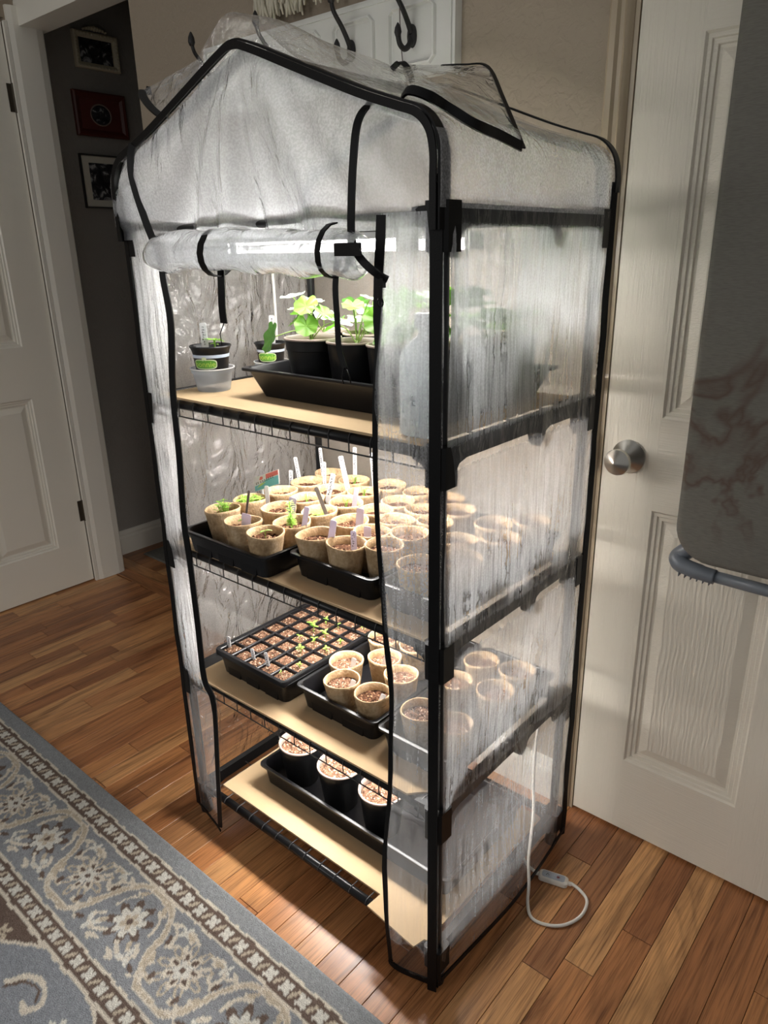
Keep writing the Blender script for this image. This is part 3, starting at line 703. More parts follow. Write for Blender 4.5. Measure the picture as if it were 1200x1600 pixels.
# arches: shoulder curve, slope, peak
def arch(y_):
    r = [(0, 1.35), (0, 1.375), (-.006, 1.398), (-.022, 1.414), (-.05, 1.424), (-.114, 1.446), (-.22, 1.488), (-.31, 1.524), (-.345, 1.533)]
    l = [(-W-x_, z_) for x_, z_ in r[::-1][1:]]
    return [(x_, y_, z_) for x_, z_ in r+l]
def roof_z(x_):
    r = [(0, 1.375), (-.022, 1.414), (-.05, 1.424), (-.114, 1.446), (-.22, 1.488), (-.31, 1.524), (-.345, 1.533)]
    x_ = max(-W, min(0, x_)); x_ = x_ if x_ > -W/2 else -W-x_
    for (a, za), (b_, zb) in zip(r[:-1], r[1:]):
        if a >= x_ >= b_: return za+(zb-za)*(a-x_)/(a-b_)
    return 1.533
for y_ in (0, D): sharp(G(B().tube(smooth_path(arch(y_), 4), .0085, 12), 'roof_arch', 'frame'), 40)
G(B().tube([(-W/2, 0, 1.533), (-W/2, D, 1.533)], .008, 12), 'ridge_bar', 'frame', True)
# side rails with gussets and a middle lug, corner connectors
for zi in ZS:
    for x_ in (0, -W):
        t_, bt = .014, -.013
        prof = [(.006, t_), (D-.006, t_), (D-.006, -.05), (D-.022, -.05), (D-.026, -.032), (D-.036, -.018), (D-.055, bt)]
        prof += [(.30, bt), (.288, -.018), (.28, -.034), (.268, -.042), (.258, -.036), (.25, -.018), (.238, bt)]
        prof += [(.055, bt), (.036, -.018), (.026, -.032), (.022, -.05), (.006, -.05)]
        if zi < .1: prof = [(a, max(q, -.03)) for a, q in prof]
        sx = -.006 if x_ == 0 else .006
        G(B().extr([(a, zi+q) for a, q in prof], x_-.007+sx*.2, x_+.007+sx*.2, 'yz'), 'side_rail', 'conn')
        for y_ in (0, D):
            b = B(); z0 = zi-.044 if zi > .1 else zi-.03
            b.extr([(x_+a*(0.0182 if x_ == 0 else .0150), y_+c_*(.0182 if x_ == 0 else .0150)) for a, c_ in ((-1, -.75), (-.75, -1), (.75, -1), (1, -.75), (1, .75), (.75, 1), (-.75, 1), (-1, .75))], z0, zi+.016, 'xy')
            s = -1 if x_ == 0 else 1; ys = .0 if y_ == 0 else -.0
            b.extr([(x_+s*.012, zi+.012), (x_+s*.045, zi+.010), (x_+s*.045, zi-.010), (x_+s*.028, zi-.016), (x_+s*.018, zi-.03), (x_+s*.012, zi-.035)], y_-.007, y_+.007, 'xz')
            G(b, 'connector', 'conn')
# shelves: tubes and wires
def wire_mesh(zi):
    return ([(0, -.0100, -.021), (0, -.0100, .002), (0, -.007, .0090), (0, .004, .0102), (0, D-.004, .0102), (0, D+.006, .008)])
wm = B().tube(wire_mesh(0), .0012, 5); wme = bpy.data.meshes.new('wire'); wme.from_pydata(wm.v, [], wm.f); wme.materials.append(M['wire'])
wm = B().tube([(0, -.0098, .002), (0, -.0075, .0065), (0, -.003, .0095), (0, .004, .0102), (0, D-.004, .0102), (0, D+.006, .008)], .0013, 5); wme0 = bpy.data.meshes.new('wire'); wme0.from_pydata(wm.v, [], wm.f); wme0.materials.append(M['wire'])
for si, zi in enumerate(ZS):
    if si == 4:
        G(B().tube([(-W+.03, 0, zi), (-.03, 0, zi)], .0062, 12), 'front_rail', 'frame', True); G(B().tube([(-W+.03, D, zi), (-.03, D, zi)], .0062, 12), 'back_rail', 'frame', True); continue
    sh = empty('wire_shelf', (0, 0, zi)); sh.parent = gh
    sh['label'] = ['bottom wire shelf', 'third wire shelf', 'second wire shelf', 'top wire shelf'][si]
    for y_ in (0, D): 
        b = B().tube([(-W+.02+W/2, y_-D/2, 0), (-.02+W/2, y_-D/2, 0)], .0088, 12); b.build('shelf_tube', 'frame', sh, True)
    if si: b = B().tube([(-W+.02+W/2, -.0100-D/2, -.020), (-.02+W/2, -.0100-D/2, -.020)], .0013, 6); b.build('drop_wire', 'wire', sh, True) if si else None
    for y_ in (.11, .217, .325):
        B().tube([(-W+.02+W/2, y_-D/2, .008), (-.02+W/2, y_-D/2, .008)], .0013, 6).build('cross_wire', 'wire', sh, True)
    for k in range(15): inst('wire', wme if si else wme0, sh, (-W+.045+k*.0436+W/2, -D/2, 0))
# ---------------- cover
def S(name, nu, nv, fn, mat, label=None):
    o = sheet(name, nu, nv, lambda u, v: Vector(fn(u, v))+GO, mat, gh)
    if label: o['label'] = label
    return o
def wr(a, z, s): # wrinkles that run mostly down the sheet
    return .006*nz(a*9, z*2.2, s)+.003*nz(a*26, z*5, s+3)+.002*nz(a*60, z*16, s+8)
S('cover_panel', 44, 110, lambda u, v: (lambda y_, z_: (.0165+wr(y_, z_, 1)+(.018*max(0, (.24-z_)/.24)*math.sin(PI*u)), y_, z_))(-.010+u*(D+.022), .035+v*1.285), 'v_right', 'fogged right side panel')
S('cover_panel', 60, 150, lambda u, v: (lambda y_, z_: (-W-.0165+wr(y_, z_, 11)+.003*nz(y_*34, z_*22, 15)+.002*nz(y_*70, z_*40, 17), y_, z_))(-.010+u*(D+.022), .035+v*1.285), 'v_left', 'fogged left side panel')
S('cover_panel', 50, 100, lambda u, v: (lambda x_, z_: (x_, D+.020+wr(x_, z_, 21), z_))(-W-.012+u*(W+.024), .035+v*1.285), 'v_back', 'fogged back panel')
def zipR(z_): # plan position of the right zip edge
    return -.084+.006*nz(z_*6, 1.3)-.004*math.sin(z_*9), -.030-.008*math.sin(z_*7+.6)-.006*nz(z_*8, 4.1)
def fstrip(u, v):
    z_ = .012+v*1.30; xz, yz = zipR(z_); x_ = xz+(.013-xz)*u
    return (x_, yz+(-.014-yz)*u**1.5+.004*nz(u*5, z_*6, 5), z_)
S('cover_panel', 14, 100, fstrip, 'v_strip', 'wet strip of vinyl between the front post and the zip')
# left zip edge traced as a line in the plane just before the frame
ZL = [(207, 226), (204, 250), (208, 285), (229, 350), (249, 400), (256, 440), (267, 507), (270, 609), (280, 710), (287, 811), (297, 879), (309, 976), (319, 1060), (334, 1100), (340, 1200), (344, 1292)]
zl = smooth_path([at(x_, y_, 1, -.032) for x_, y_ in ZL], 5)
zlz = sorted([(p.z, p.x) for p in zl])
def zl_x(z_):
    for (za, xa), (zb, xb) in zip(zlz[:-1], zlz[1:]):
        if za <= z_ <= zb: return xa+(xb-xa)*(z_-za)/max(1e-6, zb-za)
    return zlz[0][1] if z_ < zlz[0][0] else zlz[-1][1]
def lstrip(u, v):
    z_ = .02+v*1.36; x1 = zl_x(z_); x0 = -W-.012
    return (x0+(x1-x0)*u, -.012-.018*u+.004*nz(u*4, z_*7, 9), z_)
S('cover_panel', 10, 90, lstrip, 'v_lstrip', 'narrow strip of vinyl beside the left post')
# front gable: fan of folds from the peak
def gable(u, v):
    x_ = -W-.008+u*(W+.016); zt = roof_z(x_)+.004; z_ = 1.292+(zt-1.292)*v
    ang = math.atan2(x_+W/2, 1.60-z_)
    fold = .014*math.sin(ang*9+.6)*(1-v)**.5+.008*math.sin(ang*21+1+2*nz(ang*3, 1.1))*(1-v)**.7+.005*nz(x_*14, z_*9, 31)+.003*nz(x_*40, z_*12, 33)
    return (x_, -.018-.010*math.sin(PI*min(1, 1.2*(1-v)))+fold*.8, z_)
S('cover_panel', 110, 34, gable, 'v_gable', 'fogged gable panel above the rolled door')
S('cover_panel', 50, 16, lambda u, v: (lambda x_: (x_, D+.017+.004*nz(x_*9, v*3, 41), 1.30+(roof_z(x_)-1.296)*v))(-W-.008+u*(W+.016)), 'v_back', 'back gable panel')
# roof sheet, pulled up to a loose point over the front of the ridge
RP = [(.0165, 1.315), (.017, 1.36), (.014, 1.392), (-.004, 1.415), (-.03, 1.428), (-.114, 1.456), (-.22, 1.499), (-.30, 1.534), (-.345, 1.546)]
RP = RP+[(-W-x_, z_) for x_, z_ in RP[::-1][1:]]
RPS = smooth_path([(x_, 0, z_) for x_, z_ in RP], 6)
def roof(u, v):
    i = u*(len(RPS)-1); k = min(int(i), len(RPS)-2); p = RPS[k].lerp(RPS[k+1], i-k); y_ = -.028+v*(D+.05)
    pk = math.exp(-((p.x+W/2)/.10)**2)
    up = .032*pk*math.exp(-((y_+.01)/.14)**2)+.012*pk*math.sin(PI*v)+.010*math.exp(-((p.x+.40)/.12)**2)*math.exp(-((y_-.22)/.14)**2)
    wv_ = .006*nz(p.x*6, y_*7, 51)+.0025*nz(p.x*20, y_*16, 55)
    side = max(0, min(1, (p.z-1.40)/.03))
    return (p.x+(1-side)*wv_*.6, y_, p.z+side*(up+abs(wv_)*.9))
S('cover_panel', 110, 54, roof, 'v_roof', 'loose clear roof sheet')
# black bindings
def T(name, pts, wd, side, thick=.0022, label=None, mat='tape'):
    b = B().ribbon([Vector(p) for p in pts], wd, thick, side); o = G(b, name, mat, True); 
    if label: o['label'] = label
    sharp(o, 50); return o
def outward(path, d):
    o_ = []
    for i, p in enumerate(path):
        t_ = (path[min(i+1, len(path)-1)]-path[max(i-1, 0)]).normalized(); n_ = Vector((-t_.z, 0, t_.x))
        if n_.dot(Vector((p.x+W/2, 0, p.z-1.30))) < 0: n_ = -n_
        o_.append(p+n_*d)
    return o_
fa = [Vector((0, 0, 1.29)), Vector((0, 0, 1.32))]+smooth_path(arch(0), 5)+[Vector((-W, 0, 1.32)), Vector((-W, 0, 1.29))]; fo = outward(fa, .013); T('binding', [(p.x, -.020, p.z) for p in fo], .016, (0, 1, 0), .003, 'black binding on the front arch')
fn_ = [b_-a for a, b_ in zip(fa, outward(fa, 1.0))]; T('binding', [(p.x, -.030, p.z) for p in outward(fa, .006)], .010, fn_, .002)
ba = smooth_path(arch(D), 5); bo = outward(ba, .020); T('binding', [(p.x, D+.020, p.z) for p in bo], .016, (0, 1, 0), .003)
T('binding', [(.006, -.0225, z_/27*1.352) for z_ in range(0, 28)], .0165, (1, .35, 0), .0025, 'black corner binding of the cover')
T('binding', [(.019+.003*nz(z_*.7, 3), D+.014+.004*nz(z_*.5, 1), .02+z_/22*1.345) for z_ in range(0, 23)], .013, (.3, 1, 0), .003)
T('binding', [(-W-.012+.004*nz(z_*.6, 7), -.014, .02+z_/26*1.33) for z_ in range(0, 27)], .012, (1, 0, 0), .003)
T('binding', [(-W-.016, D+.014, .02+z_/22*1.35) for z_ in range(0, 23)], .012, (.3, 1, 0), .003)
ZR = [(.010+k/40*1.30) for k in range(41)]
T('zip_binding', [(zipR(z_)[0], zipR(z_)[1], z_) for z_ in ZR], [(.0065+.005*abs(nz(z_*7, 2.2))) if z_ < 1.16 else .013 for z_ in ZR], (1, .35, 0), .003, 'black zip tape of the open door')
z0x, z0y = zipR(.01)
T('hem_binding', smooth_path([(z0x, z0y, .02), (z0x+.004, z0y, .010), (z0x+.03, z0y+.004, .008), (.014, -.014, .012)], 5), .012, (0, 0, 1), .003)
T('zip_binding', zl, [.0125 if p.z > .35 else .010 for p in zl], (1, .4, 0), .003, 'black zip tape on the left edge')
T('hem_binding', smooth_path([(zl[-1].x, -.032, .012), (zl[-1].x-.03, -.026, .016), (-W-.010, -.014, .022)], 4), .007, (0, 0, 1), .002)
hemr = smooth_path([(.020, -.012, .030), (.028, .08, .034), (.036, .2, .036), (.034, .32, .040), (.024, D+.012, .042)], 6)
T('hem_binding', hemr, .010, (0, 0, 1), .0025, 'black hem along the right side')
# zip tape that loops from the arch down to the rolled door
LP = [(592, 160, .0), (572, 168, -.02), (558, 195, -.035), (552, 250, -.04), (549, 320, -.042), (550, 375, -.05), (562, 402, -.055), (585, 425, -.05), (606, 437, -.04)]
lp = smooth_path([at(x_, y_, 1, d) for x_, y_, d in LP], 6)
T('zip_loop', lp, .010, (1, .3, 0), .003, 'black zip tape looping over the gable')
# rolled-up door
def roll(u, v):
    x_ = -.570+u*.478; a = v*2*PI; r = .029+.003*nz(x_*12, math.cos(a)*1.5, math.sin(a)*1.5)+.0018*math.sin(x_*60+3*a)
    r *= 1-.25*max(0, (abs(u-.5)-.46)/.04)
    return (x_, -.045+r*math.cos(a)*1.0, 1.268+r*1.08*math.sin(a)+.004*math.sin(u*5))
S('rolled_door', 90, 24, roll, 'v_roll', 'door flap rolled up and tied under the gable')
def roll2(u, v):
    x_ = -.565+u*.468; a = .4+v*3.6*PI; r = .008+.016*v+.002*nz(x_*14, v*4, 77)
    return (x_, -.045+r*math.cos(a), 1.268+r*math.sin(a))
S('rolled_door', 60, 44, roll2, 'v_flap', 'inner turns of the rolled door')
def strap(x0, pts, wd, lab):
    ring = [(x0+.004*math.sin(t_), -.045+.0325*math.cos(t_), 1.268+.0345*math.sin(t_)) for t_ in [PI/2+2*PI*k/16 for k in range(15)]]
    T('tie_strap', ring, wd, (1, 0, 0), .002)
    T('tie_strap', pts, wd, (1, .2, 0), .002, lab)
p1 = [at(345, 415, 1, -.04), at(346, 450, 1, -.04), at(347, 480, 1, -.038), at(350, 505, 1, -.035)]
strap(p1[0].x, smooth_path(p1, 4), .0135, 'black tie strap hanging at the left')
p2 = [at(527, 405, 1, -.04), at(524, 450, 1, -.04), at(527, 500, 1, -.038), at(530, 545, 1, -.036), at(540, 578, 1, -.034)]
strap(p2[0].x, smooth_path(p2, 4), .0085, 'black tie strap hanging in the middle')
for pts in (((350, 505), (344, 522), (347, 540)), ((540, 575), (547, 590), (548, 600)), ((538, 575), (534, 590), (537, 600))):
    G(B().tube([at(a, b_, 1, -.036) for a, b_ in pts], .0009, 5), 'strap_thread', 'tape', True)
zp = at(597, 442, 1, -.042)
b = B(); b.box(zp.x-.0045, zp.x+.0045, zp.y-.004, zp.y+.002, zp.z-.006, zp.z+.006); b.extr([(zp.x-.002, zp.z-.004), (zp.x+.002, zp.z-.004), (zp.x+.003, zp.z-.022), (zp.x-.003, zp.z-.022)], zp.y-.005, zp.y-.0035, 'xz')
b.tube([(zp.x+.0045*math.cos(t_), zp.y-.0042, zp.z-.024+.0055*math.sin(t_)) for t_ in [2*PI*k/14 for k in range(14)]], .0012, 6, False, 0, True)
G(b, 'zip_pull', 'tape')
bk = at(545, 391, 1, -.075); b = B(); b.box(bk.x-.024, bk.x+.020, bk.y-.002, bk.y+.002, bk.z-.007, bk.z+.009, 0, .001); o = G(b, 'strap_end', 'tape')
# loose wings of vinyl on the roof
def quadsheet(name, A, Bp, Cp, Dp, bulge, mat, n=26):
    A, Bp, Cp, Dp = map(Vector, (A, Bp, Cp, Dp))
    def fn(u, v):
        p = A.lerp(Bp, u).lerp(Dp.lerp(Cp, u), v); k = math.sin(PI*u)*math.sin(PI*v)
        return p+Vector((.006*nz(u*5, v*5, 61), .006*nz(u*5, v*5, 67), bulge*k+.010*nz(u*4, v*6, 64)*min(1, 4*k)))
    return S(name, n, n, fn, mat)
def on_roof(x_, y_, clear):
    d = 0.2
    for k in range(400):
        p = at(x_, y_, 1, -.6+k*.003)
        if p.y > -.02 and p.x < .02 and p.z < roof_z(p.x)+clear: return p
    return at(x_, y_, 1, .2)
wA, wB, wC, wD = on_roof(645, 146, .030), on_roof(818, 231, .028), at(762, 104, 1, .33), at(622, 100, 1, .30)
o = quadsheet('cover_flap', wA, wB, wC, wD, .012, 'v_flap'); o['label'] = 'clear flap with black zip edge lifted off the right roof slope'
T('zip_binding', smooth_path([on_roof(x_, y_, .036) for x_, y_ in ((628, 152), (640, 141), (668, 149), (700, 168), (740, 193), (780, 211), (815, 229))], 5), .0125, (0, .6, .8), .003, 'black zip tape across the roof')
T('zip_binding', smooth_path([wB, wB.lerp(wC, .5)+Vector((0, 0, .004)), wC, wC.lerp(wD, .25)+Vector((0, 0, .002)), wC.lerp(wD, .5)], 6), .006, (0, 1, .3), .002)
T('zip_binding', smooth_path([at(612, 108, 1, .27), at(626, 97, 1, .27), at(638, 108, 1, .26), at(644, 128, 1, .24)], 5), .009, (1, .4, 0), .002)
lA, lB, lC, lD = at(255, 184, 1, .03), at(345, 130, 1, .05), at(312, 92, 1, .10), at(222, 142, 1, .06)
o = quadsheet('cover_flap', lA, lB, lC, lD, .014, 'v_flap'); o['label'] = 'clear flap sticking out over the left roof slope'
T('zip_binding', smooth_path([at(258, 186, 1, .03), at(238, 170, 1, .032), at(224, 152, 1, .045), at(224, 142, 1, .06), at(236, 142, 1, .075)], 6), .014, (.2, 1, .2), .003)
T('binding', smooth_path([at(236, 206, 1, .06), at(255, 208, 1, .04), at(275, 210, 1, .03)], 4), .010, (0, 0, 1), .003)

# ---------------- grow lights under each tier
for i, (zi, lab) in enumerate(((ZS[4], 'white grow light bar under the roof frame'), (ZS[3], 'white grow light bar under the top shelf'), (ZS[2], 'white grow light bar under the second shelf'), (ZS[1], 'white grow light bar under the third shelf'))):
  for yb, wh in (((.125, 'front '), (.305, 'rear ')) if i == 0 else ((.185, ''),)):
    g = empty('grow_light', (-.362, yb, zi-.024 if i else zi-.030)); tag(g, wh+lab, 'grow light', 'grow lights under the tiers')
    b = B()
    if i: b.extr([(-.022, .016), (.022, .016), (.026, .002), (.022, .0), (-.022, .0), (-.026, .002)], -.208, .208, 'yz')
    else:
        b.extr([(-.022, .006), (.022, .006), (.016, .016), (-.016, .016)], -.208, .208, 'yz')
        for s in (-1, 1): b.extr([(-.021, -.012), (.021, -.012), (.021, .014), (-.021, .014)], s*.199, s*.210, 'yz')
    b.build('housing', 'led_house', g)
    b = B(); b.extr([(-.020, .001), (.020, .001), (.0195, -.008), (.013, -.012), (-.013, -.012), (-.0195, -.008)] if i else [(-.016, .006), (.016, .006), (.020, .002), (.0195, -.008), (.013, -.012), (-.013, -.012), (-.0195, -.008), (-.020, .002)], -.200, .200, 'yz'); b.build('diffuser', 'led_bright' if i else 'led', g)
    for s in (-1, 1): B().tube([(s*.18, 0, .014), (s*.18, 0, .030)], .0015, 6).build('hanging_clip', 'wire', g)

# ================================================================== ON THE SHELVES
CB = .0112     # shelf tube centre to underside of cardboard
def card(name_label, poly, z):
    b = B().extr(poly, z, z+.004, 'xy'); o = b.build('cardboard_sheet', 'cardboard'); tag(o, name_label, 'cardboard', 'cardboard sheets on the shelves'); return o
card('cardboard sheet covering the top shelf', [(-.668, -.008), (-.024, -.008), (-.022, .42), (-.668, .42)], ZS[3]+CB)
card('cardboard sheet under the pot trays on the second shelf', [(-.668, -.009), (-.024, -.006), (-.022, .42), (-.668, .42)], ZS[2]+CB)
card('cardboard sheet under the seedling trays on the third shelf', [(-.655, -.014), (-.06, -.008), (-.025, .03), (-.025, .42), (-.66, .42)], ZS[1]+CB)
card('notched cardboard sheet on the bottom shelf', [(-.640, .018), (-.150, .018), (-.152, -.018), (-.030, -.030), (-.024, -.006), (-.018, -.004), (-.012, .395), (-.64, .41)], ZS[0]+CB)
ZT = [z_+CB+.0045 for z_ in ZS[:4]]      # tops of the cardboard

def tray(label, x0, x1, y0, y1, z, h, ribs=True, taper=.006, rimw=.007):
    r = empty('seed_tray', ((x0+x1)/2, (y0+y1)/2, z)); tag(r, label, 'tray', 'black plastic seed trays')
    a, c_ = (x1-x0)/2, (y1-y0)/2
    def ring(ins, zz, rad=.014): return [(px, py, zz) for px, py in rrect(-a+ins, a-ins, -c_+ins, c_-ins, rad, 4)]
    prof = [(rimw+taper, 0), (rimw, h-.004), (rimw-.001, h-.001), (.001, h-.0008), (0, h-.005), (.0008, h-.0055)]
    inn = [(.001, h), (rimw, h), (rimw+.0018, h-.002), (rimw+taper+.001, .0025)]
    rs = [ring(i, z_) for i, z_ in ([(rimw+taper, 0), (rimw+.0005, h-.005), (.0005, h-.0055), (0, h-.0045), (.0005, h-.0005), (.0025, h), (rimw, h), (rimw+.0018, h-.002), (rimw+taper+.001, .0025)])]
    n = len(rs[0]); b = B(); b.add([p for q in rs for p in q], [(i*n+k, i*n+(k+1) % n, i*n+n+(k+1) % n, i*n+n+k) for i in range(len(rs)-1) for k in range(n)]+[tuple(range(n))[::-1], tuple((len(rs)-1)*n+k for k in range(n))])
    sharp(b.build('tray_body', 'black_plastic', r), 40)
    if ribs:
        nr = max(2, int((x1-x0)/.075)); xw = (2*a-.05)/nr*.32
        for k in range(nr):
            xx_ = -a+.025+(k+.5)*(2*a-.05)/nr
            for s in (-1, 1):
                y1_ = s*(c_-rimw-taper-.002); y2_ = s*(c_-rimw-taper*.62)
                B().extr([(xx_-xw, 0.0), (xx_+xw, 0.0), (xx_+xw*1.1, h*.45), (xx_-xw*1.1, h*.45)], y1_, y2_, 'xz').build('rib', 'black_plastic', r)
    return r
# soil and pots -------------------------------------------------
def soil_mesh(name, r, mat, seed, rough=.003, rings=7, n=26):
    rr = random.Random(seed); v = [(0, 0, rr.uniform(0, rough))]; f = []
    for i in range(1, rings+1):
        for k in range(n):
            q = 2*PI*k/n+rr.uniform(-.08, .08); ra = r*i/rings; v.append((ra*math.cos(q), ra*math.sin(q), rr.uniform(-rough, rough) if i < rings else -.001))
    for k in range(n): f.append((0, 1+k, 1+(k+1) % n))
    for i in range(rings-1):
        for k in range(n): a = 1+i*n+k; b_ = 1+i*n+(k+1) % n; f.append((a, a+n, b_+n, b_))
    me = bpy.data.meshes.new(name); me.from_pydata(v, [], f); me.polygons.foreach_set('use_smooth', [True]*len(f)); me.materials.append(M[mat]); return me
SOILS = [soil_mesh('soil', .0332, 'soil', s) for s in range(4)]; SOILP = [soil_mesh('soil', .0332, 'soil_pale', s+9) for s in range(3)]
def peat_mesh(seed, h=.076, rt=.0368, rb=.0250):
    rr = random.Random(seed); e = rr.uniform(.94, 1.0); ph = rr.random()*6
    b = B(); b.lathe([(rb, 0), (rb+(rt-rb)*.45, h*.45), (rt-.0015, h-.010), (rt, h-.006), (rt, h-.001), (rt-.0012, h), (rt-.0030, h-.001), (rt-.0036, h-.014), (rt-.0048, h-.024)], 28)
    b.v = [(x_*(1+.02*math.sin(3*math.atan2(y_, x_)+ph)*z_/h), y_*(1-(1-e)*z_/h), z_+.0012*math.sin(2*math.atan2(y_, x_)+ph)*z_/h) for x_, y_, z_ in b.v]
    me = bpy.data.meshes.new('pot_wall'); me.from_pydata(b.v, [], b.f); me.polygons.foreach_set('use_smooth', [True]*len(b.f)); me.materials.append(M['peat']); return me
PEATS = [peat_mesh(s) for s in range(4)]
def relax(P, dmin, it=60):
    P = [list(p) for p in P]
    for _ in range(it):
        for i in range(len(P)):
            for j in range(i):
                dx, dy = P[i][0]-P[j][0], P[i][1]-P[j][1]; d = math.hypot(dx, dy)
                if d < dmin:
                    s = (dmin-d)/2/(d+1e-9); P[i][0] += dx*s; P[i][1] += dy*s; P[j][0] -= dx*s; P[j][1] -= dy*s
        for p in P: p[1] = min(max(p[1], p[3]), p[4]); p[0] = min(max(p[0], p[5]), p[6])
    return P
# seedling shapes -----------------------------------------------
def leaf_patch(b, base, direction, length, width, droop=.3, n=5, up=Vector((0, 0, 1))):
    d = Vector(direction).normalized(); sd = d.cross(up)
    sd = sd.normalized() if sd.length > 1e-4 else Vector((1, 0, 0)); nn = sd.cross(d)
    v = []; f = []
    for i in range(n+1):
        t = i/n; wv_ = width*math.sin(PI*min(1, t*.94+.06))**.8; p = Vector(base)+d*length*t-nn*droop*length*t*t
        v += [p-sd*wv_/2+nn*wv_*.15, p, p+sd*wv_/2+nn*wv_*.15]
    for i in range(n): k = i*3; f += [(k, k+1, k+4, k+3), (k+1, k+2, k+5, k+4)]
    b.add(v, f)
def seedling(kind, seed):
    rr = random.Random(seed); b = B()
    if kind == 'sprout':
        h = .016; b.tube([(0, 0, -.002), (.001, 0, h)], .0008, 5)
        for s in (-1, 1): leaf_patch(b, (0, 0, h), (s, .3, .25), .013, .006)
    elif kind == 'pair':
        h = .022; b.tube([(0, 0, -.002), (.002, .001, h*.6), (0, 0, h)], .0010, 5)
        for q in (0, 2.2, 4.2): leaf_patch(b, (0, 0, h-.002), (math.cos(q), math.sin(q), .5), .016, .008)
        for q in (1, 3.6): leaf_patch(b, (0, 0, h*.6), (math.cos(q), math.sin(q), .3), .013, .006)
    elif kind in ('cluster', 'moss'):
        for _ in range(34 if kind == 'cluster' else 70):
            a = rr.random()*6.28; q = (.014 if kind == 'cluster' else .024)*math.sqrt(rr.random()); h = rr.uniform(.010, .026 if kind == 'cluster' else .016); p = (q*math.cos(a), q*math.sin(a), h)
            b.tube([(q*.6*math.cos(a), q*.6*math.sin(a), -.002), p], .0006, 4)
            for k in range(2): e = rr.random()*6.28; leaf_patch(b, p, (math.cos(e), math.sin(e), .5), .009, .004)
    elif kind == 'tall':
        for x0, h in ((0, .055), (.008, .030), (-.007, .022), (.003, .026)):
            b.tube([(x0, 0, -.002), (x0+.002, 0, h*.6), (x0, 0, h)], .0009, 5)
            z_ = .008
            while z_ < h:
                for q in range(4): a = q*1.57+z_*200; leaf_patch(b, (x0, 0, z_), (math.cos(a), math.sin(a), .45), .011, .0042)
                z_ += .0055
    elif kind == 'thin':
        for _ in range(5):
            a = rr.random()*6.28; h = rr.uniform(.014, .026); p = (.006*math.cos(a), .006*math.sin(a), h); b.tube([(0, 0, -.002), p], .0006, 4); leaf_patch(b, p, (math.cos(a), math.sin(a), .3), .011, .003)
    elif kind == 'rosette':
        for k in range(8): a = k*2.4; leaf_patch(b, (0, 0, .004), (math.cos(a), math.sin(a), .9-.07*k), .020, .0075, .4)
    return b
SEEDM = {}
def add_seed(pot, kind, z, mat='seed', off=(0, 0)):
    if kind not in SEEDM:
        b = seedling(kind, 3); me = bpy.data.meshes.new('seedling'); me.from_pydata([tuple(p) for p in b.v], [], b.f); me.materials.append(M[mat]); SEEDM[kind] = me
    o = inst('seedling', SEEDM[kind], pot, (off[0], off[1], z), (0, 0, random.random()*6)); o['label'] = 'small green seedling'
def peat_pot(x_, y_, z, label, group, soil, seedkind=None, tilt=(0, 0), depth=.016):
    p = empty('peat_pot', (x_, y_, z), (tilt[0], tilt[1], random.random()*6.28)); tag(p, label, 'pot', group)
    inst('pot_wall', random.choice(PEATS), p); inst('soil', random.choice(soil), p, (0, 0, .076-depth), (0, 0, random.random()*6.28))
    if seedkind: add_seed(p, seedkind, .076-depth+.001)
    return p
# second shelf: three trays of peat pots
TZ = ZT[2]
tray('black tray with sprouted peat pots, left on the second shelf', -.622, -.370, -.026, .418, TZ, .046)
tray('black tray of bare peat pots, middle of the second shelf', -.366, -.158, .026, .418, TZ, .046)
tray('black tray behind the fogged corner, right on the second shelf', -.154, -.012, .030, .418, TZ, .046)
PA = [(-.575, .050, 'cluster'), (-.578, .122, 'moss'), (-.488, .026, 'sprout'), (-.405, .008, 'sprout'), (-.492, .125, None), (-.572, .200, None), (-.405, .080, 'tall'), (-.49, .200, 'thin'), (-.41, .152, 'rosette'), (-.573, .280, None), (-.491, .278, None), (-.41, .226, 'thin'), (-.58, .362, None), (-.497, .352, 'thin'), (-.415, .300, 'thin'), (-.412, .374, None)]
PB = [(-.322, .066, None), (-.250, .068, None), (-.196, .112, None), (-.322, .142, None), (-.262, .138, None), (-.322, .215, None), (-.250, .205, None), (-.322, .29, None), (-.196, .185, None), (-.250, .275, None), (-.196, .26, None), (-.322, .365, None), (-.25, .35, None), (-.196, .335, None)]
PC = [(-.102, .078, None), (-.055, .14, None), (-.105, .20, None), (-.055, .255, None), (-.105, .31, None), (-.055, .365, None)]
def place(P, bounds, z, where, group, soil, dmin=.0735):
    R_ = relax([(*p, *bounds) for p in P], dmin)
    R_ = [list(r) for r in R_]
    xs = sorted(r[0] for r in R_); cols_ = []
    for r in sorted(R_, key=lambda q: q[0]):
        if not cols_ or r[0]-cols_[-1][-1][0] > .03: cols_.append([r])
        else: cols_[-1].append(r)
    out = {}
    for ci, c_ in enumerate(cols_):
        c_.sort(key=lambda q: q[1])
        cname = {1: ['only'], 2: ['left', 'right'], 3: ['left', 'middle', 'right']}.get(len(cols_), ORD)[ci]
        for ri, r in enumerate(c_):
            lab = 'tan peat pot' + ({'cluster': ' with leafy seedlings', 'moss': ' with mossy sprouts', 'sprout': ' with small sprout', 'tall': ' with tall seedlings', 'thin': ' with thin seedlings', 'rosette': ' with pale rosette', None: ' of bare soil'}[r[2]]) + ', ' + where + ', ' + cname + ' column, ' + ORD[ri] + ' from front'
            out[R_.index(r)] = peat_pot(r[0], r[1], z, lab, group, soil, r[2], (random.uniform(-.03, .05), random.uniform(-.04, .04)))
    return R_, [out[i] for i in range(len(R_))]
ra, _ = place(PA, (.014, .375, -.582, -.410), TZ+.003, 'left tray', 'peat pots on the second shelf', SOILS)
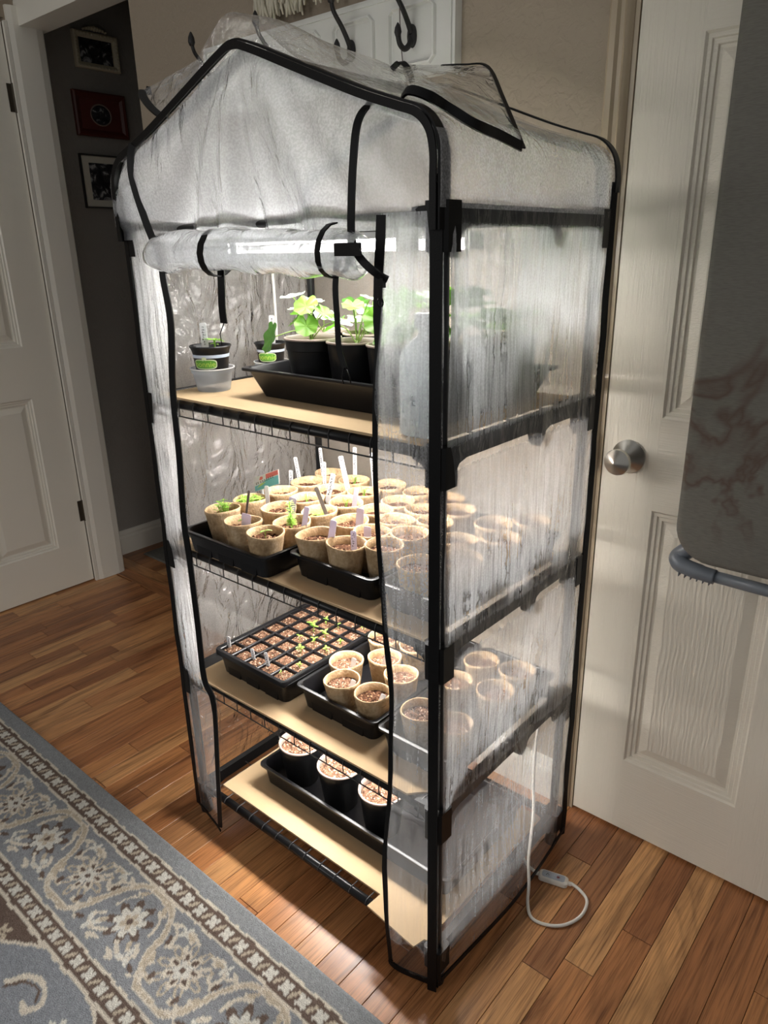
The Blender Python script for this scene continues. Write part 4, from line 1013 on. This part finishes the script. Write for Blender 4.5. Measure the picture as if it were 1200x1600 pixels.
rb_, _ = place(PB, (.066, .376, -.326, -.198), TZ+.003, 'middle tray', 'peat pots on the second shelf', SOILS, .0725)
rc_, _ = place(PC, (.070, .376, -.113, -.053), TZ+.003, 'second shelf right tray', 'peat pots on the second shelf', SOILS, .0725)
# plant tags -----------------------------------------------------
def plant_tag(base, top, Y, wd, mat, label, written, name='plant_tag', yaw=.35):
    a = at(*base, 1, Y); b_ = at(*top, 1, Y); ax = b_-a; L = ax.length; a = a-ax.normalized()*.018; L += .018
    zx = ax.normalized(); xx_ = Vector((math.cos(yaw), math.sin(yaw), 0)); xx_ = (xx_-zx*xx_.dot(zx)).normalized(); yy_ = zx.cross(xx_)
    t_ = empty(name, a); t_.rotation_euler = Matrix((xx_, yy_, zx)).transposed().to_euler(); tag(t_, label, 'plant tag' if name == 'plant_tag' else 'stick', 'plant tags in the pots')
    h = wd/2; b = B().extr([(0, 0), (h, .008), (h, L-.002), (h-.002, L), (-h+.002, L), (-h, L-.002), (-h, .008)], -.0005, .0005, 'xz'); b.build('tag_blade', mat, t_)
    if written:
        rr = random.Random(int(base[0]*7+base[1])); s = B(); z_ = .024
        while z_ < L-.006:
            for k in range(rr.choice((2, 3))):
                x0, x1 = rr.uniform(-h*.62, h*.1), rr.uniform(-h*.0, h*.62); zz = z_+rr.uniform(0, .0028)
                if rr.random() < .5: s.box(x0, x1, -.0008, -.0004, zz, zz+.0007)
                else: s.box(x0, x0+.0008, -.0008, -.0004, z_, z_+.0032)
            z_ += .0046
        s.build('handwriting', 'ink', t_)
    return t_
def c5(x_, y_): return (270+x_/3.077, 680+y_/3.077)
TAGS = [((612, 225), (588, 105), .30, .0095, 'tag', 'tall written tag leaning left of the dark rear post', 1), ((570, 262), (567, 168), .285, .0100, 'tag', 'short written white tag beside the colourful seed label', 1),
 ((722, 190), (708, 60), .365, .0085, 'tag', 'leaning tall written tag before the rear post', 1), ((730, 255), (728, 128), .285, .0080, 'tag', 'upright written tag right of the rear post', 1),
 ((748, 298), (772, 185), .235, .0110, 'tag', 'written white tag leaning right among middle pots', 1), ((848, 285), (806, 100), .302, .0115, 'tag', 'longest written tag, leaning left over rear pots', 1),
 ((876, 172), (875, 57), .385, .0095, 'tag', 'upright written tag in the rearmost pot row', 1), ((970, 245), (956, 85), .365, .0100, 'tag', 'rightmost tall written white tag', 1),
 ((352, 445), (354, 378), .030, .0200, 'tag_lav', 'wide blank lavender tag in front-row pot', 0), ((456, 312), (450, 243), .135, .0095, 'tag', 'plain white tag below the colourful seed label', 0),
 ((572, 355), (578, 300), .115, .0160, 'tag_lav', 'wide blank lavender tag behind the tall seedlings', 0), ((628, 462), (645, 345), .085, .0105, 'tag_lav', 'narrow blank tag right of the tall seedlings', 0),
 ((762, 490), (774, 410), .07, .0125, 'tag_lav', 'blank lavender tag at the middle tray front left', 0), ((872, 338), (884, 255), .235, .0100, 'tag_lav', 'blank lavender tag in pale rear pots', 0),
 ((898, 420), (902, 352), .15, .0150, 'tag_lav', 'blank lavender tag in the middle tray second row', 0), ((872, 552), (868, 460), .075, .0110, 'tag_lav', 'lavender tag with writing in the front pot', 1), ((936, 515), (936, 440), .135, .0145, 'tag_lav', 'blank lavender tag above the front middle pot', 0)]
for bs, tp, Y, wd, mt_, lab, wr_ in TAGS: plant_tag(c5(*bs), c5(*tp), Y, wd, mt_, lab, wr_)
plant_tag(c5(735, 372), c5(688, 250), .155, .0085, 'stick', 'weathered grey stick leaning beside the pale rosette', 0, 'wooden_stick')
plant_tag(c5(357, 348), c5(367, 265), .07, .0050, 'stick', 'dark thin stick in the leftmost pot', 0, 'wooden_stick')
plant_tag((679, 806), (681, 785), .26, .013, 'tag_lav', 'blank tag half hidden behind the front post', 0)
# colourful seed label
M['lab_blue'] = plain('label_blue', srgb(120, 200, 214), .4); M['lab_red'] = plain('label_coral', srgb(232, 128, 122), .4); M['lab_yel'] = plain('label_yellow', srgb(214, 220, 120), .4)
q0, q1, q2, q3 = at(398, 769, 1, .16), at(437, 756, 1, .16), at(434, 734, 1, .16), at(396, 747, 1, .16)
sl = empty('seed_label', q0); tag(sl, 'colourful blue white and coral seed label among the pots', 'seed label')
ux = (q1-q0); uz = (q3-q0); 
def lp_(u, v, d=0.): p = ux*u+uz*v; return (p.x, p.y-d, p.z)
def lquad(name, u0, u1, v0, v1, d, mat, par, poly=None):
    poly = poly or [(u0, v0), (u1, v0), (u1, v1), (u0, v1)]; n = len(poly); v = [lp_(a, c_, d) for a, c_ in poly]+[lp_(a, c_, d-.0006) for a, c_ in poly]
    return B().add(v, [tuple(range(n)), tuple(range(n, 2*n))[::-1]]+[(i, (i+1) % n, n+(i+1) % n, n+i) for i in range(n)]).build(name, mat, par)
lc = lquad('label_card', 0, 1, 0, 1, 0, 'tag', sl)
lquad('blue_ground', 0, 1, 0, 1, .0008, 'lab_blue', lc, [(.04, .04), (.97, .04), (.97, .62), (.5, .60), (.3, .42), (.04, .38)]); lquad('coral_band', .5, .97, .66, .97, .0008, 'lab_red', lc); lquad('coral_fruit', 0, 0, 0, 0, .0009, 'lab_red', lc, [(.24, .72), (.32, .68), (.38, .76), (.36, .9), (.28, .92)])
lquad('yellow_pod', 0, 0, 0, 0, .0012, 'lab_yel', lc, [(.12, .22), (.3, .3), (.5, .46), (.3, .44)])
s = B()
for k, u in enumerate((.1, .17, .28, .36, .44, .52, .60, .68, .76)):
    for dv in (0, .1): s.add([lp_(u, .46+dv+.012*k, .0015), lp_(u+.045, .47+dv+.012*k, .0015), lp_(u+.045, .505+dv+.012*k, .0015), lp_(u, .495+dv+.012*k, .0015)], [(0, 1, 2, 3)])
    s.add([lp_(u+.01, .46+.012*k, .0015), lp_(u+.024, .46+.012*k, .0015), lp_(u+.024, .6+.012*k, .0015), lp_(u+.01, .6+.012*k, .0015)], [(0, 1, 2, 3)])
s.build('print', 'ink', lc)
B().tube([(lp_(.3, 0)[0], 0.001, lp_(.3, 0)[2]+.01), (lp_(.3, 0)[0]-.002, .004, lp_(.3, 0)[2]-.018)], .0018, 6).build('label_stake', 'tag', sl)

# third shelf: cell tray and two trays of pots
TZ = ZT[1]
tray('black tray under the seedling cell insert, left on the third shelf', -.632, -.402, .026, .416, TZ, .050)
tray('black tray of tan pots beside the cell insert, third shelf', -.397, -.182, .048, .416, TZ, .050)
tray('black tray behind the wet vinyl, right on the third shelf', -.178, -.006, .046, .416, TZ, .050)
ct = empty('cell_insert', (-.517, .221, TZ+.052)); tag(ct, 'black seedling cell insert filled with brown soil plugs', 'cell tray')
nx, ny, px_, py_ = 5, 9, .0415, .0412
b = B(); x0, y0 = -nx*px_/2, -ny*py_/2
for i in range(nx+1): b.box(x0+i*px_-.0028, x0+i*px_+.0028, y0-.002, -y0+.002, -.012, .0035, 0, .0014)
for j in range(ny+1): b.box(x0-.002, -x0+.002, y0+j*py_-.0028, y0+j*py_+.0028, -.012, .0030, 0, .0014)
b.build('cell_grid', 'black_plastic', ct)
b = B(); 
def fr_(ins, z_): return [(a, c_, z_) for a, c_ in rrect(x0-.010+ins, -x0+.010-ins, y0-.009+ins, -y0+.009-ins, .012, 4)]
rs = [fr_(.002, -.008), (fr_(0, -.007)), fr_(0, .002), fr_(.0015, .0045), fr_(.005, .004), fr_(.0085, .003), fr_(.0095, -.005)]; n_ = len(rs[0])
b.add([p for q in rs for p in q], [(i*n_+k, i*n_+(k+1) % n_, i*n_+n_+(k+1) % n_, i*n_+n_+k) for i in range(len(rs)-1) for k in range(n_)]); sharp(b.build('insert_rim', 'black_plastic', ct), 40)
b = B()
for i in range(nx):
    for j in range(ny):
        pass
def plug(seed):
    rr = random.Random(seed); n = 7; v = []; f = []; s = .0182
    for j in range(n):
        for i in range(n): v.append((-s+2*s*i/(n-1), -s+2*s*j/(n-1), rr.uniform(-.003, .0008) if 0 < i < n-1 and 0 < j < n-1 else -.004))
    for j in range(n-1):
        for i in range(n-1): k = j*n+i; f.append((k, k+1, k+n+1, k+n))
    me = bpy.data.meshes.new('soil_plug'); me.from_pydata(v, [], f); me.polygons.foreach_set('use_smooth', [True]*len(f)); me.materials.append(M['soil_pale']); return me
PL = [plug(s) for s in range(5)]
for i in range(nx):
    for j in range(ny): inst('soil_plug', random.choice(PL), ct, (x0+(i+.5)*px_, y0+(j+.5)*py_, .0005), (0, 0, random.choice((0, PI/2, PI))))
for i, j, kk in ((4, 0, 'sprout'), (4, 1, 'pair'), (3, 2, 'pair'), (3, 3, 'pair'), (4, 3, 'pair'), (2, 3, 'sprout'), (4, 4, 'pair'), (3, 4, 'pair'), (2, 5, 'pair'), (3, 5, 'pair'), (4, 6, 'sprout'), (3, 7, 'pair'), (1, 6, 'sprout')):
    b_ = SEEDM.get(kk) or (add_seed(ct, kk, 0) or SEEDM[kk])
    inst('seedling', SEEDM[kk], ct, (x0+(i+.5)*px_+random.uniform(-.006, .006), y0+(j+.5)*py_+random.uniform(-.006, .006), -.001), (0, 0, random.random()*6)).scale = (random.uniform(.5, .8),)*3
for (bx, by), (tx, ty), lab in (((235, 580), (220, 450), 'printed white tag at the left corner of the cell insert'), ((468, 692), (440, 560), 'printed white tag in the cell insert, middle of three'), ((602, 750), (568, 595), 'printed white tag in the cell insert, right of three')):
    plant_tag((320+bx/6, 920+by/6), (320+tx/6, 920+ty/6), .058, .0085, 'tag', lab, 1)
P2 = [(-.345, .150, None), (-.300, .092, None), (-.224, .094, None), (-.285, .205, None), (-.345, .27, None), (-.222, .180, None), (-.27, .29, None), (-.335, .35, None)]
place(P2, (.088, .374, -.356, -.223), TZ+.003, 'third shelf middle tray', 'tan pots on the third shelf', SOILP+SOILS[:1], .0735)
P3 = [(-.122, .108, None), (-.05, .112, None), (-.128, .226, None), (-.05, .25, None), (-.125, .322, None), (-.05, .335, None)]
place(P3, (.088, .374, -.137, -.047), TZ+.003, 'third shelf right tray', 'tan pots on the third shelf', SOILP, .0735)
def c7(x_, y_): return (280+x_/3, 900+y_/3)
for (bx, by), (tx, ty), Y, lab in (((815, 420), (820, 385), .14, 'tiny white tag in the rear left tan pot'), ((808, 525), (818, 488), .095, 'tiny white tag in the left tan pot below'), ((945, 590), (960, 555), .09, 'tiny white tag in the front tan pot'), ((965, 400), (975, 370), .2, 'tiny white tag in the rear right tan pot')):
    plant_tag(c7(bx, by), c7(tx, ty), Y, .010, 'tag', lab, 0)

# bottom shelf: tray with black pots
TZ = ZT[0]
def nursery_mesh(name, h, rt, rb, lip=.004):
    b = B(); b.lathe([(rb-.002, 0), (rb, .001), (rb+(rt-rb)*.82, h*.80), (rt-.0015, h*.81), (rt-.0005, h-.004), (rt+lip*.4, h-.003), (rt+lip*.4, h), (rt-.0022, h), (rt-.0035, h-.010), (rt-.0045, h-.020)], 36); return b
def black_pot(x_, y_, z, h, rt, rb, label, group, depth, soil, lipmat=True):
    p = empty('nursery_pot', (x_, y_, z), (0, 0, random.random()*6)); tag(p, label, 'pot', group)
    sharp(nursery_mesh('pot_wall', h, rt, rb).build('pot_wall', 'black_pot', p), 40)
    b = B().lathe([(rt+.0018, h-.0025), (rt+.0020, h+.0002), (rt+.0005, h+.0010), (rt-.0026, h+.0006), (rt-.0034, h-.008), (rt-.0040, h-.014)], 36, 0, 0, False); b.build('pot_lip', 'pot_brown' if lipmat else 'black_pot', p, True)
    inst('soil', soil_mesh('soil', rt-.0042-.08*depth, soil, int(abs(x_*1000)), .0022, 9, 30), p, (0, 0, h-depth))
    return p
tray('long black tray of three black pots on the bottom shelf', -.582, -.035, .080, .372, TZ, .052, False)
for x_, lab in ((-.508, 'black nursery pot of pale soil, left in the bottom tray'), (-.382, 'black nursery pot of pale soil, middle in the bottom tray'), (-.258, 'black nursery pot of pale soil, right in the bottom tray')):
    black_pot(x_, .152, TZ+.0032, .102, .049, .037, lab, 'black pots on the bottom shelf', .012, 'soil_pale')
plant_tag((280+510/3.158, 1120+150/3.158), (280+497/3.158, 1120+95/3.158), .14, .0065, 'tag', 'white tag in the left pot on the bottom shelf', 0)

# top shelf --------------------------------------------------------
TZ = ZT[3]
def deli_cup(x_, y_, label, h=.044, rb=.031, rt=.041):
    r = empty('deli_cup', (x_, y_, TZ)); tag(r, label, 'cup', 'clear cups under the label pots')
    b = B().lathe([(rb, 0), (rb+.001, .002), (rt-.003, h*.78), (rt-.0005, h*.8), (rt, h-.003), (rt+.0018, h-.001), (rt+.0012, h), (rt-.001, h-.001), (rt-.002, h*.8), (rt-.0045, h*.74), (rb, .003)], 36); b.build('cup_wall', 'cup', r, True)
    b = B().lathe([(rt+.0005, h-.0022), (rt+.0024, h-.001), (rt+.002, h+.0006), (rt, h+.0004)], 36, 0, 0, False); b.build('rim', 'tag', r, True); return r
M['band_white'] = plain('pot_band', srgb(196, 208, 226), .4); M['band_green'] = plain('logo_green', srgb(98, 164, 58), .4); M['logo_line'] = plain('logo_pale_line', srgb(214, 226, 190), .4); M['logo_text'] = plain('logo_text', srgb(196, 224, 96), .4)
def label_pot(x_, y_, z, label, rt=.0395, rb=.028, h=.070, face=-.75):
    p = empty('labelled_pot', (x_, y_, z)); tag(p, label, 'pot', 'black pots with a green logo')
    rad = lambda z_: rb+(rt-.004-rb)*min(1, z_/(h*.86))
    b = B(); b.lathe([(rb, 0), (rad(h*.80), h*.80), (rad(h*.86)+.0005, h*.86), (rt-.0005, h*.95), (rt+.0012, h-.002), (rt, h), (rt-.002, h-.002), (rt-.006, h-.012)], 36); sharp(b.build('pot_wall', 'black_pot', p), 40)
    B().lathe([(rad(h*.69)+.0006, h*.69), (rad(h*.775)+.0006, h*.775)], 36, 0, 0, False).build('pale_band', 'band_white', p, True)
    def wrap(pts, d): return [((rad(z_)+d)*math.cos(-PI/2+face*0+a), (rad(z_)+d)*math.sin(-PI/2+a), z_) for a, z_ in pts]
    a0 = .52     # turned a little towards the right, as it stands
    def oval(sa, sz, d, mat, zc=h*.53):
        n = 28; pts = [(a0+sa*math.copysign(abs(math.cos(2*PI*k/n))**.55, math.cos(2*PI*k/n)), zc+sz*math.copysign(abs(math.sin(2*PI*k/n))**.55, math.sin(2*PI*k/n))) for k in range(n)]
        rr_ = [wrap([(a0+(a-a0)*t_, zc+(z_-zc)*t_) for a, z_ in pts], d) for t_ in (0.001, .35, .7, 1)]
        v = [q for r_ in rr_ for q in r_]; return B().add(v, [(i*n+k, i*n+(k+1) % n, i*n+n+(k+1) % n, i*n+n+k) for i in range(3) for k in range(n)]).build('logo_shape', mat, p, True)
    oval(.72, .0095, .0007, 'logo_line'); oval(.66, .0078, .0011, 'band_green'); oval(.13, .0035, .0009, 'logo_line', h*.53+.0100)
    me = text_mesh('bonnie', .0150, 0.0)
    for v in me.vertices:
        a = a0+v.co.x/rad(h*.53); z_ = h*.53+v.co.y; r_ = rad(z_)+.0016; v.co = (r_*math.cos(-PI/2+a), r_*math.sin(-PI/2+a), z_)
    me.materials.append(M['logo_text']); inst('logo_text', me, p)
    inst('soil', soil_mesh('soil', rt-.007, 'soil', 5, .002), p, (0, 0, h-.014)); return p
deli_cup(-.612, .082, 'clear deli cup holding the logo pot near the front left')
lp1 = label_pot(-.612, .082, TZ+.0045+.012, 'black pot with green logo band standing in a clear cup')
add_seed(lp1, 'pair', .058, off=(.012, .004))
b = B(); b.tube([(.010, 0, .056), (.014, 0, .070), (.013, .0, .080)], .0012, 6); leaf_patch(b, (.013, 0, .079), (-1, -.5, .25), .024, .011, .15); leaf_patch(b, (.013, 0, .079), (1, .6, .1), .022, .010, .2); b.build('sprout', 'seed', lp1, True)
def c3(x_, y_): return (240+x_/2.857, 400+y_/2.857)
plant_tag(c3(232, 412), c3(218, 298), .076, .0135, 'tag', 'white tag with bold handwriting in the logo pot', 1, yaw=.55)
deli_cup(-.645, .262, 'clear cup behind the tray corner', .032, .028, .036)
lp2 = label_pot(-.645, .262, TZ+.010, 'second logo pot half hidden behind the black tray', .034, .025, .062)
plant_tag(c3(530, 366), c3(527, 264), .262, .0130, 'tag', 'short white tag behind the drooping dark leaf', 1, yaw=.5)
tray('deep black tray of leafy nursery pots on the top shelf', -.512, -.038, .066, .412, TZ, .054, False, .020, .009)
# leafy plants -------------------------------------------------------
def lobed(seed, R_=.03, lobes=7):
    rr = random.Random(seed); n = 42; v = [(0, 0, 0)]; f = []
    rings = 4
    for i in range(1, rings+1):
        for k in range(n):
            q = -PI+2*PI*(k+.5)/n; notch = 1-.55*math.exp(-((PI-abs(q))/.25)**2)
            out = R_*notch*(.86+.10*abs(math.cos(q*lobes/2))+.04*math.cos(q*lobes*3)); ra = out*i/rings
            zz = .16*R_*math.sin(q*lobes)*(i/rings)**2*.35+.28*R_*(i/rings)**1.4*(.6+.4*math.cos(q))+.02*R_*rr.uniform(-1, 1)
            v.append((ra*math.cos(q)+R_*.35*0, ra*math.sin(q), zz))
    for k in range(n): f.append((0, 1+k, 1+(k+1) % n))
    for i in range(rings-1):
        for k in range(n): a = 1+i*n+k; b_ = 1+i*n+(k+1) % n; f.append((a, a+n, b_+n, b_))
    me = bpy.data.meshes.new('leaf'); me.from_pydata(v, [], f); me.polygons.foreach_set('use_smooth', [True]*len(f)); return me
LEAFM = {}
for mname in ('leaf', 'leaf_pale', 'leaf_dark'):
    for s in range(2):
        me = lobed(s+5); me.materials.append(M[mname]); LEAFM[(mname, s)] = me
def leafy(pot, base, leaves, mat='leaf', stem_r=.0032):
    """leaves: (dx,dy,dz,scale,yaw,pitch,mat)"""
    b = B(); top = Vector(base)+Vector((0, 0, .022)); b.tube([base, top], [stem_r*1.2, stem_r], 8); b.build('stem', 'stem', pot, True)
    for k, (dx, dy, dz, sc_, yaw, pit, m_) in enumerate(leaves):
        p = Vector(base)+Vector((dx, dy, dz))
        b = B().tube(smooth_path([top-Vector((0, 0, .008)), top+(p-top)*.5+Vector((0, 0, .006)), p], 4), .0011, 6); b.build('leaf_stalk', 'stem', pot, True)
        inst('leaf', LEAFM[(m_, k % 2)], pot, p, (0, 0, 0)).rotation_euler = (Matrix.Rotation(yaw, 3, 'Z') @ Matrix.Rotation(pit, 3, 'Y')).to_euler()
        COL.objects[-1].scale = (sc_,)*3
def big_pot(x_, y_, label, rt=.049, h=.106, rb=.034, depth=.020):
    p = black_pot(x_, y_, TZ+.0035, h, rt, rb, label, 'leafy pots on the top shelf', depth, 'soil'); p.rotation_euler = (0, 0, 0); return p, h-depth
def ring_leaves(n, seed, hz=(.035, .08), rad=(.02, .045), sc_=(.6, 1.0), mats=('leaf',)):
    rr = random.Random(seed); out = []
    for k in range(n):
        a = k*2.4+rr.uniform(-.3, .3); q = rr.uniform(*rad); z_ = rr.uniform(*hz)
        out.append((q*math.cos(a), q*math.sin(a), z_, rr.uniform(*sc_), a, rr.uniform(.0, .6), rr.choice(mats)))
    return out
pA, zA = big_pot(-.383, .136, 'wide black pot with a bright lobed-leaf plant, left in the tray', .050)
leafy(pA, (-.004, 0, zA), [(-.030, -.010, .088, .82, 3.4, .35, 'leaf_pale'), (.004, -.012, .074, .80, -1.2, .9, 'leaf'), (-.030, .004, .058, .62, 2.9, .4, 'leaf'), (.030, .004, .060, .85, .3, .8, 'leaf'), (.016, -.026, .042, .75, -.8, 1.1, 'leaf'), (-.012, .02, .08, .7, 1.6, .4, 'leaf_pale'), (.048, .02, .046, .9, .5, .5, 'leaf_pale'), (.0, .03, .062, .7, 1.4, .5, 'leaf'), (-.018, -.02, .048, .5, -2.4, .9, 'leaf')])
pB, zB = big_pot(-.283, .134, 'black pot with rounded leaves behind the hanging strap', .045)
leafy(pB, (.012, -.004, zB), [(.004, -.012, .078, .66, -.9, .55, 'leaf'), (-.036, -.012, .046, .80, -2.6, .75, 'leaf'), (.050, -.010, .056, .80, -.4, .95, 'leaf'), (.018, .014, .088, .6, 1.2, .4, 'leaf_pale'), (-.02, .02, .080, .8, 2.2, .5, 'leaf_dark'), (-.006, .022, .050, 1.0, 1.4, .4, 'leaf_pale'), (.04, .03, .062, .8, .6, .4, 'leaf_pale')])
pC, zC = big_pot(-.195, .134, 'black pot with one broad leaf beside the zip', .043)
leafy(pC, (0, 0, zC), [(.0, -.030, .058, 1.0, -1.0, 1.0, 'leaf'), (.026, -.018, .090, .95, -.6, .9, 'leaf'), (.03, -.022, .042, .8, -.9, .9, 'leaf'), (-.02, .01, .072, .8, 2.4, .5, 'leaf_pale'), (.022, .024, .08, .9, .9, .5, 'leaf'), (.0, -.025, .028, .6, -1.6, .7, 'leaf')])
pD, zD = big_pot(-.107, .182, 'black pot with leaves blurred behind fogged side vinyl, front', .043)
leafy(pD, (0, 0, zD), ring_leaves(9, 4, (.03, .10), (.02, .045), (.8, 1.15)))
pE, zE = big_pot(-.107, .276, 'black pot with leaves blurred behind fogged side vinyl, middle', .043)
leafy(pE, (0, 0, zE), ring_leaves(9, 8, (.03, .085), (.02, .045), (.8, 1.15)))
pF, zF = big_pot(-.107, .362, 'black pot with leaves blurred behind fogged side vinyl, rear', .040)
leafy(pF, (0, 0, zF), ring_leaves(7, 9, (.02, .06), (.02, .04), (.7, 1.0)))
pG, zG = big_pot(-.446, .232, 'black pot with a drooping dark leaf at the tray corner', .044)
leafy(pG, (-.004, 0, zG), [(-.058, -.082, .010, 1.15, -2.0, 1.35, 'leaf_dark'), (-.035, -.03, .062, .75, -2.4, .4, 'leaf_pale'), (.02, -.02, .05, .7, -.6, .6, 'leaf_pale'), (-.02, .02, .05, .6, 2.2, .6, 'leaf_dark')])
pH, zH = big_pot(-.348, .243, 'black pot with pale leaves behind the bright plant', .045)
leafy(pH, (0, 0, zH), ring_leaves(7, 14, (.03, .085), (.02, .045), (.7, 1.0), ('leaf', 'leaf_pale', 'leaf_dark')))
pI, zI = big_pot(-.245, .236, 'black pot with dark leaves behind the strap', .045)
leafy(pI, (0, 0, zI), ring_leaves(7, 17, (.03, .09), (.02, .045), (.7, 1.0), ('leaf', 'leaf_dark', 'leaf_pale')))
# jug at the front right corner
jg = empty('plastic_jug', (-.056, .034, TZ)); tag(jg, 'frosted plastic jug with embossed letters behind wet vinyl', 'jug')
hw_, hd_ = .030, .026
b = B(); prof = [(.004, 0), (.0, .004), (0, .105), (.002, .118), (.009, .130), (.018, .138), (.0225, .143), (.0225, .150)]
rs = [[(a, c_, z_) for a, c_ in rrect(-hw_+i, hw_-i, -hd_+i*.8, hd_-i*.8, max(.003, min(.012, hd_-i*.8-.0005)), 4)] for i, z_ in prof]; n_ = len(rs[0])
b.add([p for q in rs for p in q], [(i*n_+k, i*n_+(k+1) % n_, i*n_+n_+(k+1) % n_, i*n_+n_+k) for i in range(len(rs)-1) for k in range(n_)]+[tuple(range(n_))[::-1], tuple((len(rs)-1)*n_+k for k in range(n_))]); b.build('jug_body', 'jug', jg, True)
B().tube(smooth_path([(.026, 0, .096), (.030, 0, .125), (.027, 0, .150), (.012, 0, .156), (.006, 0, .150)], 5), .0055, 10).build('handle', 'jug', jg, True)
b = B().lathe([(.0, .150), (.0135, .150), (.0140, .152), (.0140, .168), (.0125, .1705), (0, .171)], 20, 0, 0, False); sharp(b.build('cap', 'grey_panel', jg), 40)
me = text_mesh('VE', .020, .0004); me.materials.append(M['grey_plastic']); inst('embossed_letters', me, jg, (-.004, -.0264, .052), (PI/2, 0, 0))

# ================================================================== CABLES
pc = empty('power_cord', (.06, .27, 0)); tag(pc, 'white power cord with inline switch looping on the floor', 'power cord')
PO = Vector((-.06, -.27, 0))
def PCt(pts, r, name, mat, k=6): 
    b = B().tube([p+PO for p in smooth_path(pts, k)], r, 10); return b.build(name, mat, pc, True)
sw = at(843, 1369, 2, .012)
PCt([(-.02, .40, .372), (-.03, .395, .30), (-.028, .385, .20), (-.01, .36, .13), (.008, .32, .10), (.024, .285, .075), (.040, .262, .045), (.05, .243, .012), (.07, .224, .0045), (.10, .228, .0045), (.128, .25, .0045), (.144, .29, .0045), (.138, .33, .0045), (.115, .345, .006), (.094, .346, .010)], .0033, 'cable', 'white_cable')
swp = Vector((.058, .3365, .0005)); dirx = Vector((.072, .020, 0)).normalized(); ang = math.atan2(dirx.y, dirx.x)
b = B(); rs = []
for s_, z_ in ((.002, 0), (0, .002), (0, .010), (.0018, .0125), (.003, .013)): rs.append([(a, c_, z_) for a, c_ in rrect(-.031+s_, .031-s_, -.0125+s_, .0125-s_, .008, 4)])
n_ = len(rs[0]); b.add([p for q in rs for p in q], [(i*n_+k, i*n_+(k+1) % n_, i*n_+n_+(k+1) % n_, i*n_+n_+k) for i in range(len(rs)-1) for k in range(n_)]+[tuple(range(n_))[::-1], tuple((len(rs)-1)*n_+k for k in range(n_))])
sb = b.build('switch_box', 'white_cable', pc, True, swp+PO, (0, 0, ang)); sharp(sb, 40)
B().extr(rrect(-.024, .024, -.0085, .0085, .005, 4), .0130, .0134, 'xy').build('switch_panel', 'grey_panel', sb)
M['red_mark'] = plain('red_mark', srgb(150, 40, 50), .5)
b = B()
for k in range(3):
    q = PI*k/3; b.ribbon([(.010-.004*math.cos(q), -.004*math.sin(q), .0137), (.010+.004*math.cos(q), .004*math.sin(q), .0137)], .0009, .0004, (-math.sin(q), math.cos(q), 0))
b.build('star_mark', 'red_mark', sb)
b = B(); b.ribbon([(-.015, -.003, .0137), (-.012, .003, .0137), (-.009, -.002, .0137)], .001, .0004, (1, 0, 0)); b.build('button_mark', 'ink', sb)
B().tube([(.029, 0, .0065), (.038, 0, .0065)], .0045, 10).build('strain_relief', 'white_cable', sb); B().tube([(-.029, 0, .0065), (-.040, 0, .0070)], .0045, 10).build('strain_relief', 'white_cable', sb)
PCt([swp+Vector((-.036, -.009, .007)), swp+Vector((-.06, -.012, .02)), (-.035, .34, .045), (-.06, .38, .055)], .0033, 'cable', 'white_cable')
for x_, y_, z0, z1, lab in ((-.668, .300, ZT[3]+.001, ZS[4]-.03, 'thin white light cable running down inside the top tier'), (-.655, .385, ZT[1]+.055, ZS[2]-.02, 'thin white light cable running down behind the cell insert')):
    b = B().tube(smooth_path([(x_, y_, z1), (x_+.003, y_, (z0+z1)/2), (x_-.002, y_, z0)], 5), .0028, 8); tag(b.build('light_cable', 'white_cable', None, True), lab, 'cable')
